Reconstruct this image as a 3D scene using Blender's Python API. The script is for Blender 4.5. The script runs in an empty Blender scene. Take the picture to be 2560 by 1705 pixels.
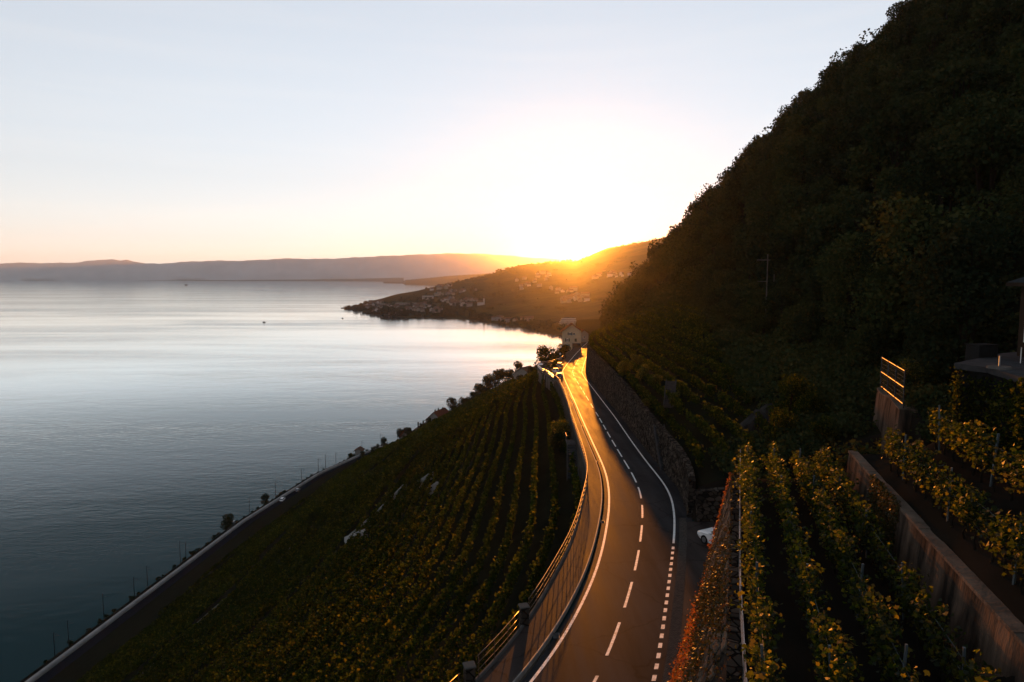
import bpy, bmesh, math, random
import numpy as np
from mathutils import Vector, Matrix

scn = bpy.context.scene
COL = scn.collection
rng = np.random.default_rng(7)
random.seed(7)
R = math.radians

# ------------------------------------------------------------------ camera
F = 1707.0                       # focal length in photograph pixels (2560 wide)
TH = math.atan((852.5 - 690) / F)
CAMZ = 115.0                     # metres above the lake
cam = bpy.data.cameras.new('camera'); camo = bpy.data.objects.new('camera', cam); COL.objects.link(camo)
cam.sensor_width = 36.0; cam.lens = 36.0 * F / 2560.0
cam.clip_start = 0.5; cam.clip_end = 150000
camo.location = (0, 0, CAMZ); camo.rotation_euler = (math.pi / 2 - TH, 0, 0)
scn.camera = camo

# ------------------------------------------------------------------ sky, sun, exposure
SUN_EL, SUN_AZ = R(2.12), R(5.4)          # azimuth to the right of the view axis (+Y)
SKY_GAMMA, SKY_VALUE = .53, 4.15
w = bpy.data.worlds.new('World'); scn.world = w; w.use_nodes = True
nt = w.node_tree; nt.nodes.clear()
wo = nt.nodes.new('ShaderNodeOutputWorld'); bg = nt.nodes.new('ShaderNodeBackground')
sky = nt.nodes.new('ShaderNodeTexSky'); sky.sky_type = 'NISHITA'; sky.sun_disc = False
sky.sun_elevation = SUN_EL; sky.sun_rotation = SUN_AZ; sky.altitude = 300
sky.air_density = 1.0; sky.dust_density = 0.0; sky.ozone_density = 2.2
gm = nt.nodes.new('ShaderNodeGamma'); gm.inputs[1].default_value = SKY_GAMMA      # thin high haze evens the sky out
nt.links.new(sky.outputs[0], gm.inputs[0])
hs = nt.nodes.new('ShaderNodeHueSaturation'); hs.inputs['Saturation'].default_value = 0.38; hs.inputs['Value'].default_value = SKY_VALUE
nt.links.new(gm.outputs[0], hs.inputs['Color'])
bg.inputs[1].default_value = 0.055
tn = nt.nodes.new('ShaderNodeMixRGB'); tn.blend_type = 'MULTIPLY'; tn.inputs[0].default_value = 1; tn.inputs[2].default_value = (.955, .985, 1.035, 1)
nt.links.new(hs.outputs[0], tn.inputs[1]); # thin veils of high cloud, flattened towards the horizon
tcw = nt.nodes.new('ShaderNodeTexCoord'); mpw = nt.nodes.new('ShaderNodeMapping'); mpw.inputs['Scale'].default_value = (1.6, 1.6, 22); nzw = nt.nodes.new('ShaderNodeTexNoise'); nzw.inputs['Scale'].default_value = 1.4; nzw.inputs['Detail'].default_value = 6; nzw.inputs['Distortion'].default_value = .5
nt.links.new(tcw.outputs['Generated'], mpw.inputs[0]); nt.links.new(mpw.outputs[0], nzw.inputs['Vector'])
rpw = nt.nodes.new('ShaderNodeValToRGB'); rpw.color_ramp.elements[0].position = .48; rpw.color_ramp.elements[0].color = (.99, .99, .995, 1); rpw.color_ramp.elements[1].position = .66; rpw.color_ramp.elements[1].color = (1.03, 1.01, 1.0, 1)
nt.links.new(nzw.outputs[0], rpw.inputs[0]); cw = nt.nodes.new('ShaderNodeMixRGB'); cw.blend_type = 'MULTIPLY'; cw.inputs[0].default_value = 1
nt.links.new(tn.outputs[0], cw.inputs[1]); nt.links.new(rpw.outputs[0], cw.inputs[2]); nt.links.new(cw.outputs[0], bg.inputs[0]); nt.links.new(bg.outputs[0], wo.inputs[0])
sl = bpy.data.lights.new('sun', 'SUN'); slo = bpy.data.objects.new('sun', sl); COL.objects.link(slo)
sl.energy = 5.0; sl.angle = R(0.5); sl.color = (1.0, 0.305, 0.03)
sd = Vector((math.sin(SUN_AZ) * math.cos(SUN_EL), math.cos(SUN_AZ) * math.cos(SUN_EL), math.sin(SUN_EL)))
slo.rotation_euler = sd.to_track_quat('Z', 'Y').to_euler(); slo.location = (60, 300, 200)
vs = scn.view_settings
vs.view_transform = 'Standard'; vs.look = 'None'; vs.exposure = 1.45; vs.gamma = 1.0; vs.use_curve_mapping = False
scn.render.engine = 'CYCLES'
cy = scn.cycles
cy.use_denoising = True
cy.max_bounces = 5; cy.diffuse_bounces = 2; cy.glossy_bounces = 2; cy.transmission_bounces = 2; cy.volume_bounces = 0; cy.transparent_max_bounces = 4
cy.sample_clamp_indirect = 4.0
cy.use_adaptive_sampling = True; cy.adaptive_threshold = 0.02

# ------------------------------------------------------------------ helpers
def ray(x, y):
    c, s = math.cos(TH), math.sin(TH); u = (x - 1280) / F; v = (852.5 - y) / F
    return np.array([u, c + v * s, -s + v * c])
def on_road(x, y):
    d = ray(x, y); t = -16.3 / (d[2] + .056 * d[1]); return np.array([t * d[0], t * d[1], CAMZ + t * d[2]])
def on_z(x, y, z):
    d = ray(x, y); t = (z - CAMZ) / d[2]; return np.array([t * d[0], t * d[1], z])
def at_Y(x, y, Y):
    d = ray(x, y); t = Y / d[1]; return np.array([t * d[0], Y, CAMZ + t * d[2]])
def project(p):
    p = np.asarray(p, float); c, s = math.cos(TH), math.sin(TH)
    x = p[..., 0]; y = p[..., 1]; z = p[..., 2] - CAMZ
    zc = y * c - z * s; yc = y * s + z * c
    zc = np.where(zc < .1, .1, zc)
    return 1280 + F * x / zc, 852.5 - F * yc / zc, zc

def smooth(a, b, x):
    t = np.clip((np.asarray(x, float) - a) / (b - a), 0, 1); return t * t * (3 - 2 * t)

def link(o, parent=None):
    COL.objects.link(o)
    if parent is not None: o.parent = parent
    return o
def tag(o, label=None, cat=None, group=None, kind=None):
    if label: o['label'] = label
    if cat: o['category'] = cat
    if group: o['group'] = group
    if kind: o['kind'] = kind
    return o
def empty(name, loc=(0, 0, 0), rz=0.0, label=None, cat=None, group=None):
    o = bpy.data.objects.new(name, None); o.location = loc; o.rotation_euler = (0, 0, rz); COL.objects.link(o)
    return tag(o, label, cat, group)
def np_mesh(name, V, Q, mats, smooth_=False, midx=None):
    """fast mesh from arrays: V (n,3), Q (m,k) with k = 3 or 4"""
    V = np.ascontiguousarray(V, np.float32); Q = np.ascontiguousarray(Q, np.int32)
    me = bpy.data.meshes.new(name); m, k = Q.shape
    me.vertices.add(len(V)); me.vertices.foreach_set('co', V.ravel())
    me.loops.add(m * k); me.loops.foreach_set('vertex_index', Q.ravel())
    me.polygons.add(m); me.polygons.foreach_set('loop_start', np.arange(0, m * k, k, dtype=np.int32))
    me.polygons.foreach_set('loop_total', np.full(m, k, np.int32))
    if smooth_: me.polygons.foreach_set('use_smooth', np.ones(m, bool))
    if midx is not None: me.polygons.foreach_set('material_index', np.asarray(midx, np.int32))
    me.update(calc_edges=True)
    for mt in (mats if isinstance(mats, (list, tuple)) else [mats]): me.materials.append(mt)
    return me
def np_obj(name, V, Q, mats, parent=None, smooth_=False, midx=None):
    return link(bpy.data.objects.new(name, np_mesh(name, V, Q, mats, smooth_, midx)), parent)

class MB:
    """collects simple solids and links them as one mesh object"""
    def __init__(s): s.v = []; s.f = []; s.m = []; s.cur = 0
    def add(s, vs_, fs):
        n = len(s.v); s.v += [tuple(p) for p in vs_]
        for f in fs: s.f.append([i + n for i in f]); s.m.append(s.cur)
    def hexa(s, b, t):      # bottom quad (ccw from above), top quad
        s.add(list(b) + list(t), [(3, 2, 1, 0), (4, 5, 6, 7), (0, 1, 5, 4), (1, 2, 6, 5), (2, 3, 7, 6), (3, 0, 4, 7)]); return s
    def box(s, x0, x1, y0, y1, z0, z1):
        b = [(x0, y0), (x1, y0), (x1, y1), (x0, y1)]
        return s.hexa([(x, y, z0) for x, y in b], [(x, y, z1) for x, y in b])
    def tube(s, pts, r, n=6, r1=None):
        pts = [Vector(p) for p in pts]; rings = []; L = len(pts)
        for i, p in enumerate(pts):
            d = (pts[min(i + 1, L - 1)] - pts[max(i - 1, 0)]).normalized()
            a = d.orthogonal() if abs(d.z) < .95 else Vector((1, 0, 0)); a = (a - d * a.dot(d)).normalized(); b = d.cross(a)
            rr = r if r1 is None else r + (r1 - r) * i / (L - 1)
            rings.append([p + (a * math.cos(2 * math.pi * k / n) + b * math.sin(2 * math.pi * k / n)) * rr for k in range(n)])
        vs_ = [q for g in rings for q in g]; fs = []
        for i in range(L - 1):
            for k in range(n): fs.append((i * n + k, i * n + (k + 1) % n, (i + 1) * n + (k + 1) % n, (i + 1) * n + k))
        fs.append(tuple(range(n))[::-1]); fs.append(tuple((L - 1) * n + k for k in range(n)))
        s.add(vs_, fs); return s
    def prism(s, prof, y0, y1, axis='y'):   # profile of (x,z) extruded along y (or (y,z) along x)
        n = len(prof)
        P = (lambda a, t, z: (a, t, z)) if axis == 'y' else (lambda a, t, z: (t, a, z))
        vs_ = [P(a, y0, z) for a, z in prof] + [P(a, y1, z) for a, z in prof]
        fs = [tuple(range(n))[::-1] if axis == 'x' else tuple(range(n)), tuple(range(n, 2 * n)) if axis == 'x' else tuple(range(n, 2 * n))[::-1]]
        for i in range(n):
            j = (i + 1) % n; q = (i, j, n + j, n + i); fs.append(q if axis == 'x' else q[::-1])
        s.add(vs_, fs); return s
    def build(s, name, mats, parent=None, bevel=0, smooth_=False):
        me = bpy.data.meshes.new(name); me.from_pydata(s.v, [], s.f)
        for mt in (mats if isinstance(mats, (list, tuple)) else [mats]): me.materials.append(mt)
        me.polygons.foreach_set('material_index', s.m)
        bm = bmesh.new(); bm.from_mesh(me); bmesh.ops.recalc_face_normals(bm, faces=bm.faces)
        if bevel: bmesh.ops.bevel(bm, geom=bm.edges[:], offset=bevel, segments=1, affect='EDGES', clamp_overlap=True)
        bm.to_mesh(me); bm.free()
        if smooth_: me.polygons.foreach_set('use_smooth', [True] * len(me.polygons))
        return link(bpy.data.objects.new(name, me), parent)

def copy_tree(o, parent=None):
    c = o.copy(); COL.objects.link(c); c.parent = parent
    for ch in list(o.children): copy_tree(ch, c)
    return c

def strip_mesh(name, rows, mats, parent=None, closed=False, smooth_=False):
    """rows: (n stations, k points, 3) -> quad sheet"""
    A = np.asarray(rows, float); n, k, _ = A.shape
    i, j = np.meshgrid(np.arange(n - 1), np.arange(k if closed else k - 1), indexing='ij')
    a = i * k + j; b = i * k + (j + 1) % k
    Q = np.stack([a, b, b + k, a + k], -1).reshape(-1, 4)
    V = A.reshape(-1, 3)
    return np_obj(name, V, Q, mats, parent, smooth_)

# ------------------------------------------------------------------ materials
K = .8
def kk_(c): return tuple(q * K for q in c)
def _new(name):
    m = bpy.data.materials.new(name); m.use_nodes = True; t = m.node_tree; t.nodes.clear()
    out = t.nodes.new('ShaderNodeOutputMaterial'); return m, t, out
def _noise(t, scale, detail=4, coord='Object', stretch=None, rough=.55):
    tc = t.nodes.new('ShaderNodeTexCoord'); src = tc.outputs[coord]
    if stretch:
        mp = t.nodes.new('ShaderNodeMapping'); mp.inputs['Scale'].default_value = stretch
        t.links.new(src, mp.inputs[0]); src = mp.outputs[0]
    n = t.nodes.new('ShaderNodeTexNoise'); n.inputs['Scale'].default_value = scale; n.inputs['Detail'].default_value = detail
    n.inputs['Roughness'].default_value = rough
    t.links.new(src, n.inputs['Vector']); return n
def _ramp(t, fac, stops):
    r = t.nodes.new('ShaderNodeValToRGB'); e = r.color_ramp.elements
    while len(e) < len(stops): e.new(.5)
    for q, (p, c) in zip(e, stops): q.position = p; q.color = (*c, 1)
    t.links.new(fac, r.inputs[0]); return r
def pm(name, c1, c2=None, scale=1.0, rough=.8, bump=0.0, bscale=None, spec=.3, metal=0.0, stretch=None, detail=4, lo=.3, hi=.7, keep=False):
    if rough >= .8: spec = 0.0       # matt, broken surfaces
    if not keep: c1 = kk_(c1); c2 = kk_(c2) if c2 else None
    m, t, out = _new(name); b = t.nodes.new('ShaderNodeBsdfPrincipled'); t.links.new(b.outputs[0], out.inputs[0])
    b.inputs['Roughness'].default_value = rough; b.inputs['Specular IOR Level'].default_value = spec; b.inputs['Metallic'].default_value = metal
    c2 = c2 or tuple(x * .7 for x in c1)
    n = _noise(t, scale, detail, stretch=stretch); r = _ramp(t, n.outputs[0], [(lo, c2), (hi, c1)])
    t.links.new(r.outputs[0], b.inputs['Base Color'])
    if bump:
        n2 = _noise(t, bscale or scale * 4, 3, stretch=stretch); bp = t.nodes.new('ShaderNodeBump'); bp.inputs['Strength'].default_value = bump
        bp.inputs['Distance'].default_value = .05
        t.links.new(n2.outputs[0], bp.inputs['Height']); t.links.new(bp.outputs[0], b.inputs['Normal'])
    return m
def leafmat(name, cols, trans=.45, rough=.55, spec=.25, tmul=(1.5, 1.35, .7), vary=.6):
    cols = [kk_(c) for c in cols]
    m, t, out = _new(name)
    g = t.nodes.new('ShaderNodeNewGeometry'); stops = [(i / max(1, len(cols) - 1), c) for i, c in enumerate(cols)]
    r = _ramp(t, g.outputs['Random Per Island'], stops)
    oi = t.nodes.new('ShaderNodeObjectInfo'); vr = _ramp(t, oi.outputs['Random'], [(0, (.62, .68, .8)), (.5, (1, 1, 1)), (1, (1.5, 1.35, 1.1))])   # every plant a little different
    pv = t.nodes.new('ShaderNodeMixRGB'); pv.blend_type = 'MULTIPLY'; pv.inputs[0].default_value = vary; t.links.new(r.outputs[0], pv.inputs[1]); t.links.new(vr.outputs[0], pv.inputs[2]); r = pv
    d = t.nodes.new('ShaderNodeBsdfPrincipled'); d.inputs['Roughness'].default_value = rough; d.inputs['Specular IOR Level'].default_value = spec
    tr = t.nodes.new('ShaderNodeBsdfTranslucent'); mx = t.nodes.new('ShaderNodeMixShader'); mx.inputs[0].default_value = trans
    t.links.new(r.outputs[0], d.inputs['Base Color'])
    br = t.nodes.new('ShaderNodeMixRGB'); br.blend_type = 'MULTIPLY'; br.inputs[0].default_value = 1; br.inputs[2].default_value = (*tmul, 1)
    t.links.new(r.outputs[0], br.inputs[1]); t.links.new(br.outputs[0], tr.inputs[0])
    t.links.new(d.outputs[0], mx.inputs[1]); t.links.new(tr.outputs[0], mx.inputs[2]); t.links.new(mx.outputs[0], out.inputs[0])
    return m
def stone_mat(name, c1, c2, joint, scale=2.2, stretch=(1, 1, 1.6), streak=0):
    c1, c2, joint = kk_(c1), kk_(c2), kk_(joint)
    m, t, out = _new(name); b = t.nodes.new('ShaderNodeBsdfPrincipled'); t.links.new(b.outputs[0], out.inputs[0]); b.inputs['Roughness'].default_value = .9
    b.inputs['Specular IOR Level'].default_value = .0
    tc = t.nodes.new('ShaderNodeTexCoord'); mp = t.nodes.new('ShaderNodeMapping'); mp.inputs['Scale'].default_value = stretch
    t.links.new(tc.outputs['Object'], mp.inputs[0])
    v = t.nodes.new('ShaderNodeTexVoronoi'); v.inputs['Scale'].default_value = scale; t.links.new(mp.outputs[0], v.inputs['Vector'])
    e = t.nodes.new('ShaderNodeTexVoronoi'); e.feature = 'DISTANCE_TO_EDGE'; e.inputs['Scale'].default_value = scale; t.links.new(mp.outputs[0], e.inputs['Vector'])
    r = _ramp(t, v.outputs['Color'], [(.2, c2), (.8, c1)])
    j = _ramp(t, e.outputs[0], [(.02, (0, 0, 0)), (.09, (1, 1, 1))])
    mx = t.nodes.new('ShaderNodeMixRGB'); mx.inputs[1].default_value = (*joint, 1)
    t.links.new(j.outputs[0], mx.inputs[0]); t.links.new(r.outputs[0], mx.inputs[2])
    n = _noise(t, .5, 5); n2 = _ramp(t, n.outputs[0], [(.3, (.45, .45, .45)), (.7, (1.1, 1.1, 1.1))])
    mu = t.nodes.new('ShaderNodeMixRGB'); mu.blend_type = 'MULTIPLY'; mu.inputs[0].default_value = .8
    t.links.new(mx.outputs[0], mu.inputs[1]); t.links.new(n2.outputs[0], mu.inputs[2]); t.links.new(mu.outputs[0], b.inputs['Base Color'])
    bp = t.nodes.new('ShaderNodeBump'); bp.inputs['Strength'].default_value = .8; bp.inputs['Distance'].default_value = .06
    t.links.new(j.outputs[0], bp.inputs['Height']); t.links.new(bp.outputs[0], b.inputs['Normal'])
    return m

M = {}
M['soil'] = pm('soil', (.013, .011, .009), (.007, .007, .006), .4, .95, 0, 3, spec=.0)
M['slope'] = pm('slope_grass', (.012, .013, .008), (.006, .007, .005), .35, .95, .15, 2.5, spec=.05)
M['forestfloor'] = pm('forest_floor', (.011, .012, .007), (.006, .007, .005), .2, .95, .15, 1, spec=.05)
M['rock'] = pm('rock', (.04, .038, .036), (.012, .011, .011), .8, .95, 1.0, 2.5, spec=.1, detail=8)
M['concrete'] = pm('concrete', (.10, .095, .088), (.05, .048, .045), .6, .9, .3, 8, spec=.1, detail=6)
M['pale'] = pm('pale_concrete', (.26, .25, .24), (.17, .165, .16), .3, .85)
M['steel'] = pm('galvanised_steel', (.35, .36, .37), (.25, .26, .27), 3, .38, 0, metal=.9)
M['rust'] = pm('brown_steel', (.16, .10, .07), (.09, .06, .045), 3, .45, 0, metal=.6, spec=.5)
M['darkmetal'] = pm('dark_metal', (.03, .03, .032), (.02, .02, .022), 3, .45, 0, metal=.5)
M['white'] = pm('white_paint', (.78, .78, .77), (.7, .7, .69), 2, .5)
M['wood'] = pm('dark_wood', (.045, .03, .021), (.022, .015, .011), 2, .85, .2, 20, stretch=(1, 1, .1))
M['glass'] = pm('window_glass', (.02, .025, .03), (.015, .018, .02), .5, .05, spec=.8)
M['roof'] = pm('clay_roof', (.14, .05, .03), (.07, .028, .02), 1.5, .85, .4, 5)
M['rooff'] = pm('brown_roof', (.12, .07, .05), (.07, .045, .035), .2, .85)
M['plaster'] = pm('cream_plaster', (.44, .35, .24), (.36, .285, .2), .4, .9)
M['plaster2'] = pm('grey_plaster', (.22, .21, .195), (.16, .155, .145), .3, .9)
M['shutter'] = pm('green_shutter', (.045, .055, .04), (.03, .035, .028), 2, .7)
M['bark'] = pm('bark', (.022, .018, .014), (.011, .009, .007), 3, .9, .6, 8, stretch=(1, 1, .2))
M['leaf_forest'] = leafmat('forest_leaves', [(.012, .020, .011), (.020, .030, .013), (.034, .038, .016), (.016, .025, .012)], .15, spec=.0, vary=1.0)
M['leaf_tree'] = leafmat('tree_leaves', [(.009, .015, .007), (.016, .022, .009), (.024, .026, .01)], .35, spec=.0)
M['leaf_vine_shade'] = leafmat('shaded_vine_leaves', [(.006, .0105, .005), (.009, .014, .006), (.007, .0115, .005), (.012, .016, .006), (.034, .032, .008), (.006, .0105, .005), (.008, .012, .005)], .5, tmul=(4.4, 4.3, 1), spec=.0)  # same plants as leaf_vine, with the slopes' shade put into a darker colour
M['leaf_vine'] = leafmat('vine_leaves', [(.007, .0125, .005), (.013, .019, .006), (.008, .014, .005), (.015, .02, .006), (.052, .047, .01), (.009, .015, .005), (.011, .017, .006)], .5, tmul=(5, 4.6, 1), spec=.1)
M['leaf_red'] = leafmat('red_creeper_leaves', [(.10, .03, .012), (.15, .06, .014), (.07, .045, .014)], .45, tmul=(2, 1.6, .8))
M['leaf_ivy'] = leafmat('ivy_leaves', [(.016, .022, .010), (.03, .03, .012), (.05, .028, .012)], .3, .55, .08)
M['wall_stone'] = stone_mat('rubble_stone', (.085, .07, .058), (.018, .016, .014), (.008, .007, .007))
M['wall_render'] = pm('weathered_wall', (.115, .08, .058), (.022, .018, .015), .8, .95, 1.0, 5, stretch=(1.5, 1.5, .3), detail=9, spec=.1, lo=.38, hi=.66)
# ================================================================== ASPHALT, WATER MATERIALS
def asphalt(name, c1, c2, rough=.5, spec=.5, gloss=.3):
    c1, c2 = kk_(c1), kk_(c2)
    m, t, out = _new(name); b = t.nodes.new('ShaderNodeBsdfPrincipled'); t.links.new(b.outputs[0], out.inputs[0])
    n = _noise(t, .25, 5); n2 = _noise(t, 25, 2)
    r = _ramp(t, n.outputs[0], [(.3, c2), (.7, c1)]); r2 = _ramp(t, n2.outputs[0], [(.3, (.75, .75, .75)), (.7, (1.2, 1.2, 1.2))])
    mu = t.nodes.new('ShaderNodeMixRGB'); mu.blend_type = 'MULTIPLY'; mu.inputs[0].default_value = 1
    t.links.new(r.outputs[0], mu.inputs[1]); t.links.new(r2.outputs[0], mu.inputs[2]); t.links.new(mu.outputs[0], b.inputs['Base Color'])
    n3 = _noise(t, 1.1, 3, stretch=(1.0, .05, 1)); r3 = _ramp(t, n3.outputs[0], [(.32, (.58,) * 3), (.5, (1, 1, 1)), (.68, (1.35,) * 3)])
    mu2 = t.nodes.new('ShaderNodeMixRGB'); mu2.blend_type = 'MULTIPLY'; mu2.inputs[0].default_value = 1; t.links.new(mu.outputs[0], mu2.inputs[1]); t.links.new(r3.outputs[0], mu2.inputs[2])
    vo = t.nodes.new('ShaderNodeTexVoronoi'); vo.feature = 'DISTANCE_TO_EDGE'; vo.inputs['Scale'].default_value = .16; vo.inputs['Randomness'].default_value = 1
    wn = _noise(t, .8, 4); tcx = t.nodes.new('ShaderNodeTexCoord'); wa = t.nodes.new('ShaderNodeMixRGB'); wa.blend_type = 'ADD'; wa.inputs[0].default_value = 1.2
    t.links.new(tcx.outputs['Object'], wa.inputs[1]); t.links.new(wn.outputs['Color'], wa.inputs[2]); t.links.new(wa.outputs[0], vo.inputs['Vector'])
    cr = _ramp(t, vo.outputs[0], [(.0, (.35,) * 3), (.012, (1, 1, 1))])
    mu3 = t.nodes.new('ShaderNodeMixRGB'); mu3.blend_type = 'MULTIPLY'; mu3.inputs[0].default_value = .8; t.links.new(mu2.outputs[0], mu3.inputs[1]); t.links.new(cr.outputs[0], mu3.inputs[2]); mu = mu3
    t.links.new(mu.outputs[0], b.inputs['Base Color'])
    rr = _ramp(t, n3.outputs[0], [(.3, (rough - .05,) * 3), (.7, (rough + .06,) * 3)]); t.links.new(rr.outputs[0], b.inputs['Roughness'])
    b.inputs['Specular IOR Level'].default_value = spec
    df = t.nodes.new('ShaderNodeBsdfDiffuse'); t.links.new(mu.outputs[0], df.inputs[0]); ms = t.nodes.new('ShaderNodeMixShader'); ms.inputs[0].default_value = gloss   # open-grained surface: only part of it shines
    t.links.new(df.outputs[0], ms.inputs[1]); t.links.new(b.outputs[0], ms.inputs[2]); t.links.new(ms.outputs[0], out.inputs[0])
    bp = t.nodes.new('ShaderNodeBump'); bp.inputs['Strength'].default_value = .25; bp.inputs['Distance'].default_value = .02
    t.links.new(n2.outputs[0], bp.inputs['Height']); t.links.new(bp.outputs[0], b.inputs['Normal'])
    return m
M['asphalt'] = asphalt('road_asphalt', (.024, .024, .026), (.018, .018, .02), .42, .5, .037)
M['paving'] = asphalt('pavement_asphalt', (.038, .030, .027), (.027, .022, .021), .5, .4, .05)
M['marking'] = pm('road_paint', (.5, .5, .49), (.26, .26, .255), 5, .65, detail=7, lo=.36, hi=.56, keep=True)

m, t, out = _new('lake_water'); M['water'] = m
df = t.nodes.new('ShaderNodeBsdfDiffuse'); df.inputs[0].default_value = (.003, .024, .029, 1)      # the lake's own deep teal
b = t.nodes.new('ShaderNodeBsdfGlossy'); b.inputs['Color'].default_value = (.90, .975, 1, 1); b.inputs['Roughness'].default_value = .07
lw = t.nodes.new('ShaderNodeLayerWeight'); lw.inputs[0].default_value = .5                       # reflection grows towards grazing angles
fr = _ramp(t, lw.outputs['Facing'], [(.40, (.005,) * 3), (.60, (.012,) * 3), (.71, (.07,) * 3), (.82, (.38,) * 3), (.875, (.90,) * 3), (1.0, (1,) * 3)])
mx = t.nodes.new('ShaderNodeMixShader'); t.links.new(fr.outputs[0], mx.inputs[0]); t.links.new(df.outputs[0], mx.inputs[1]); t.links.new(b.outputs[0], mx.inputs[2]); t.links.new(mx.outputs[0], out.inputs[0])
n1 = _noise(t, .30, 3, stretch=(.45, 1.0, 1)); n2 = _noise(t, 1.1, 2, stretch=(.6, 1.0, 1)); n3 = _noise(t, .05, 2, stretch=(.5, 1, 1))
big = _noise(t, .0042, 6, stretch=(.2, 1.0, 1), rough=.62); big.inputs['Distortion'].default_value = .6
bigr = _ramp(t, big.outputs[0], [(.40, (.08,) * 3), (.52, (.24,) * 3), (.70, (.6,) * 3)])
wind = _ramp(t, big.outputs[0], [(.38, (1.0,) * 3), (.46, (.96,) * 3), (.60, (.88,) * 3)])            # wind roughened patches reflect less of the bright horizon
wm = t.nodes.new('ShaderNodeMixRGB'); wm.blend_type = 'MULTIPLY'; wm.inputs[0].default_value = 1; t.links.new(fr.outputs[0], wm.inputs[1]); t.links.new(wind.outputs[0], wm.inputs[2]); t.links.new(wm.outputs[0], mx.inputs[0])
ad = t.nodes.new('ShaderNodeMath'); ad.operation = 'MULTIPLY_ADD'; ad.inputs[1].default_value = .3
t.links.new(n2.outputs[0], ad.inputs[0]); t.links.new(n1.outputs[0], ad.inputs[2])
ad2 = t.nodes.new('ShaderNodeMath'); ad2.operation = 'MULTIPLY_ADD'; ad2.inputs[1].default_value = 1.5
t.links.new(n3.outputs[0], ad2.inputs[0]); t.links.new(ad.outputs[0], ad2.inputs[2])
bp = t.nodes.new('ShaderNodeBump'); bp.inputs['Distance'].default_value = .5
t.links.new(bigr.outputs[0], bp.inputs['Strength']); t.links.new(ad2.outputs[0], bp.inputs['Height']); t.links.new(bp.outputs[0], b.inputs['Normal']); t.links.new(bp.outputs[0], lw.inputs['Normal'])

# ================================================================== LINES OF THE ROAD (metres, traced on the road's plane)
def tr(pts): return np.array([on_road(*p) for p in pts])
Lp = tr([(1331.3,1705),(1370,1660),(1408.6,1600.7),(1435,1547),(1468,1488),(1491.8,1428),(1508,1369),(1518.5,1309),(1524,1265),(1523.6,1234.7),(1518.8,1196),(1510.8,1171),(1499.7,1145.5),(1480.5,1104),(1455,1046.6),(1436,1002),(1420,967),(1410,944.6),(1407.8,934),(1406,928),(1412.6,917),(1422,905),(1441,883),(1458.5,865),(1477.6,848)])
Rp = tr([(1640.5,1705),(1652.4,1600.7),(1665.7,1511.6),(1677.6,1416.5),(1685,1354),(1688,1309.5),(1685,1273.8),(1684.6,1260),(1675,1231.6),(1659,1206),(1640,1183.7),(1614.4,1152),(1579.4,1104),(1538,1043.5),(1506,1002),(1480.5,968.5),(1461.4,944.6),(1454,931),(1460,909.6)])
Sp = tr([(1206.5,1702),(1280.8,1615.6),(1340,1535),(1396.7,1431),(1426.4,1375),(1447,1315),(1462,1250),(1469.4,1218.8),(1469.4,1180.5),(1461.4,1148.7),(1445.5,1097.7),(1429.5,1049.8),(1416.8,1002),(1404,970),(1396,955.8),(1391.5,953),(1368.6,936),(1353,928),(1343.7,918.5),(1349.5,913),(1368.6,910),(1384,907),(1403,900.5),(1408.7,894),(1412.6,886),(1416.4,882)])
YS = np.arange(-20, 620, 1.0)
def curve(P, ext_near, ext_far, sig=3):
    y = np.concatenate([[-20], P[:, 1], [P[-1, 1] + 170]]); y0 = P[0, 1]
    x = np.concatenate([[P[0, 0] - ext_near * (y0 + 20)], P[:, 0], [P[-1, 0] + ext_far * 170]])
    X = np.interp(YS, y, x); k = np.exp(-.5 * (np.arange(-4 * sig, 4 * sig + 1) / sig) ** 2); k /= k.sum()
    Xp = np.concatenate([X[0] + (X[1] - X[0]) * np.arange(-4 * sig, 0), X, X[-1] + (X[-1] - X[-2]) * np.arange(1, 4 * sig + 1)])
    return np.convolve(Xp, k, 'valid')
XL = curve(Lp, .5, .157, 3)
Rp2 = np.concatenate([Rp, [[np.interp(y, YS, XL) + 5.0, y, 0] for y in (260, 300, 350, 400, 446)]])
XR = curve(Rp2, .38, .157, 3)
XS = curve(Sp, .5, .16, 2)
XS = np.where(YS > 290, XL - 4, XS)
def xl(y): return np.interp(y, YS, XL)
def xrl(y): return np.interp(y, YS, XR)
def xs_(y): return np.interp(y, YS, XS)
def zr(y): return 98.7 - .056 * np.asarray(y, float)
def xw(y): return xrl(y) + 1.0                      # foot of the wall on the hill side
_sy = [-60, 193, 300, 374, 422, 456, 490, 586, 654, 785, 1000, 1400]
_sx = [-160, -138, -129, -116, -99, -81, -69, -51, -31, 28, 55, 74]
def xsh(y): return np.interp(y, _sy, _sx)           # shoreline

# ================================================================== HEIGHTS
T1, T2 = 103.0, 105.35
w1a, w1b = on_z(1820, 1705, T1), on_z(1831, 1193, T1)      # top edge of the ivy wall
w2a, w2b = on_z(2433, 1705, T1), on_z(2105, 1235, T1)      # foot of the upper terrace wall
b1a, b1b = on_road(1690, 1705), on_road(1755, 1470)        # foot of the ivy wall
def lin(a, b, y): return a[0] + (b[0] - a[0]) * (np.asarray(y, float) - a[1]) / (b[1] - a[1])
def w1(y): return lin(w1a, w1b, y)
def w2(y): return lin(w2a, w2b, y)
w3a, w3b = on_z(2250, 1021, 105.5), on_z(2193, 973, 105.5) # top of the lit wall further back
def w3(y): return lin(w3a, w3b, y)
YEND = w1b[1]                                              # far end of the ivy wall
def hw(y): return np.interp(y, [50, 70, 100, 150, 190, 300, 380, 450], [2.4, 3.4, 4.8, 6.3, 7.4, 7.0, 5, 3])
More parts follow.
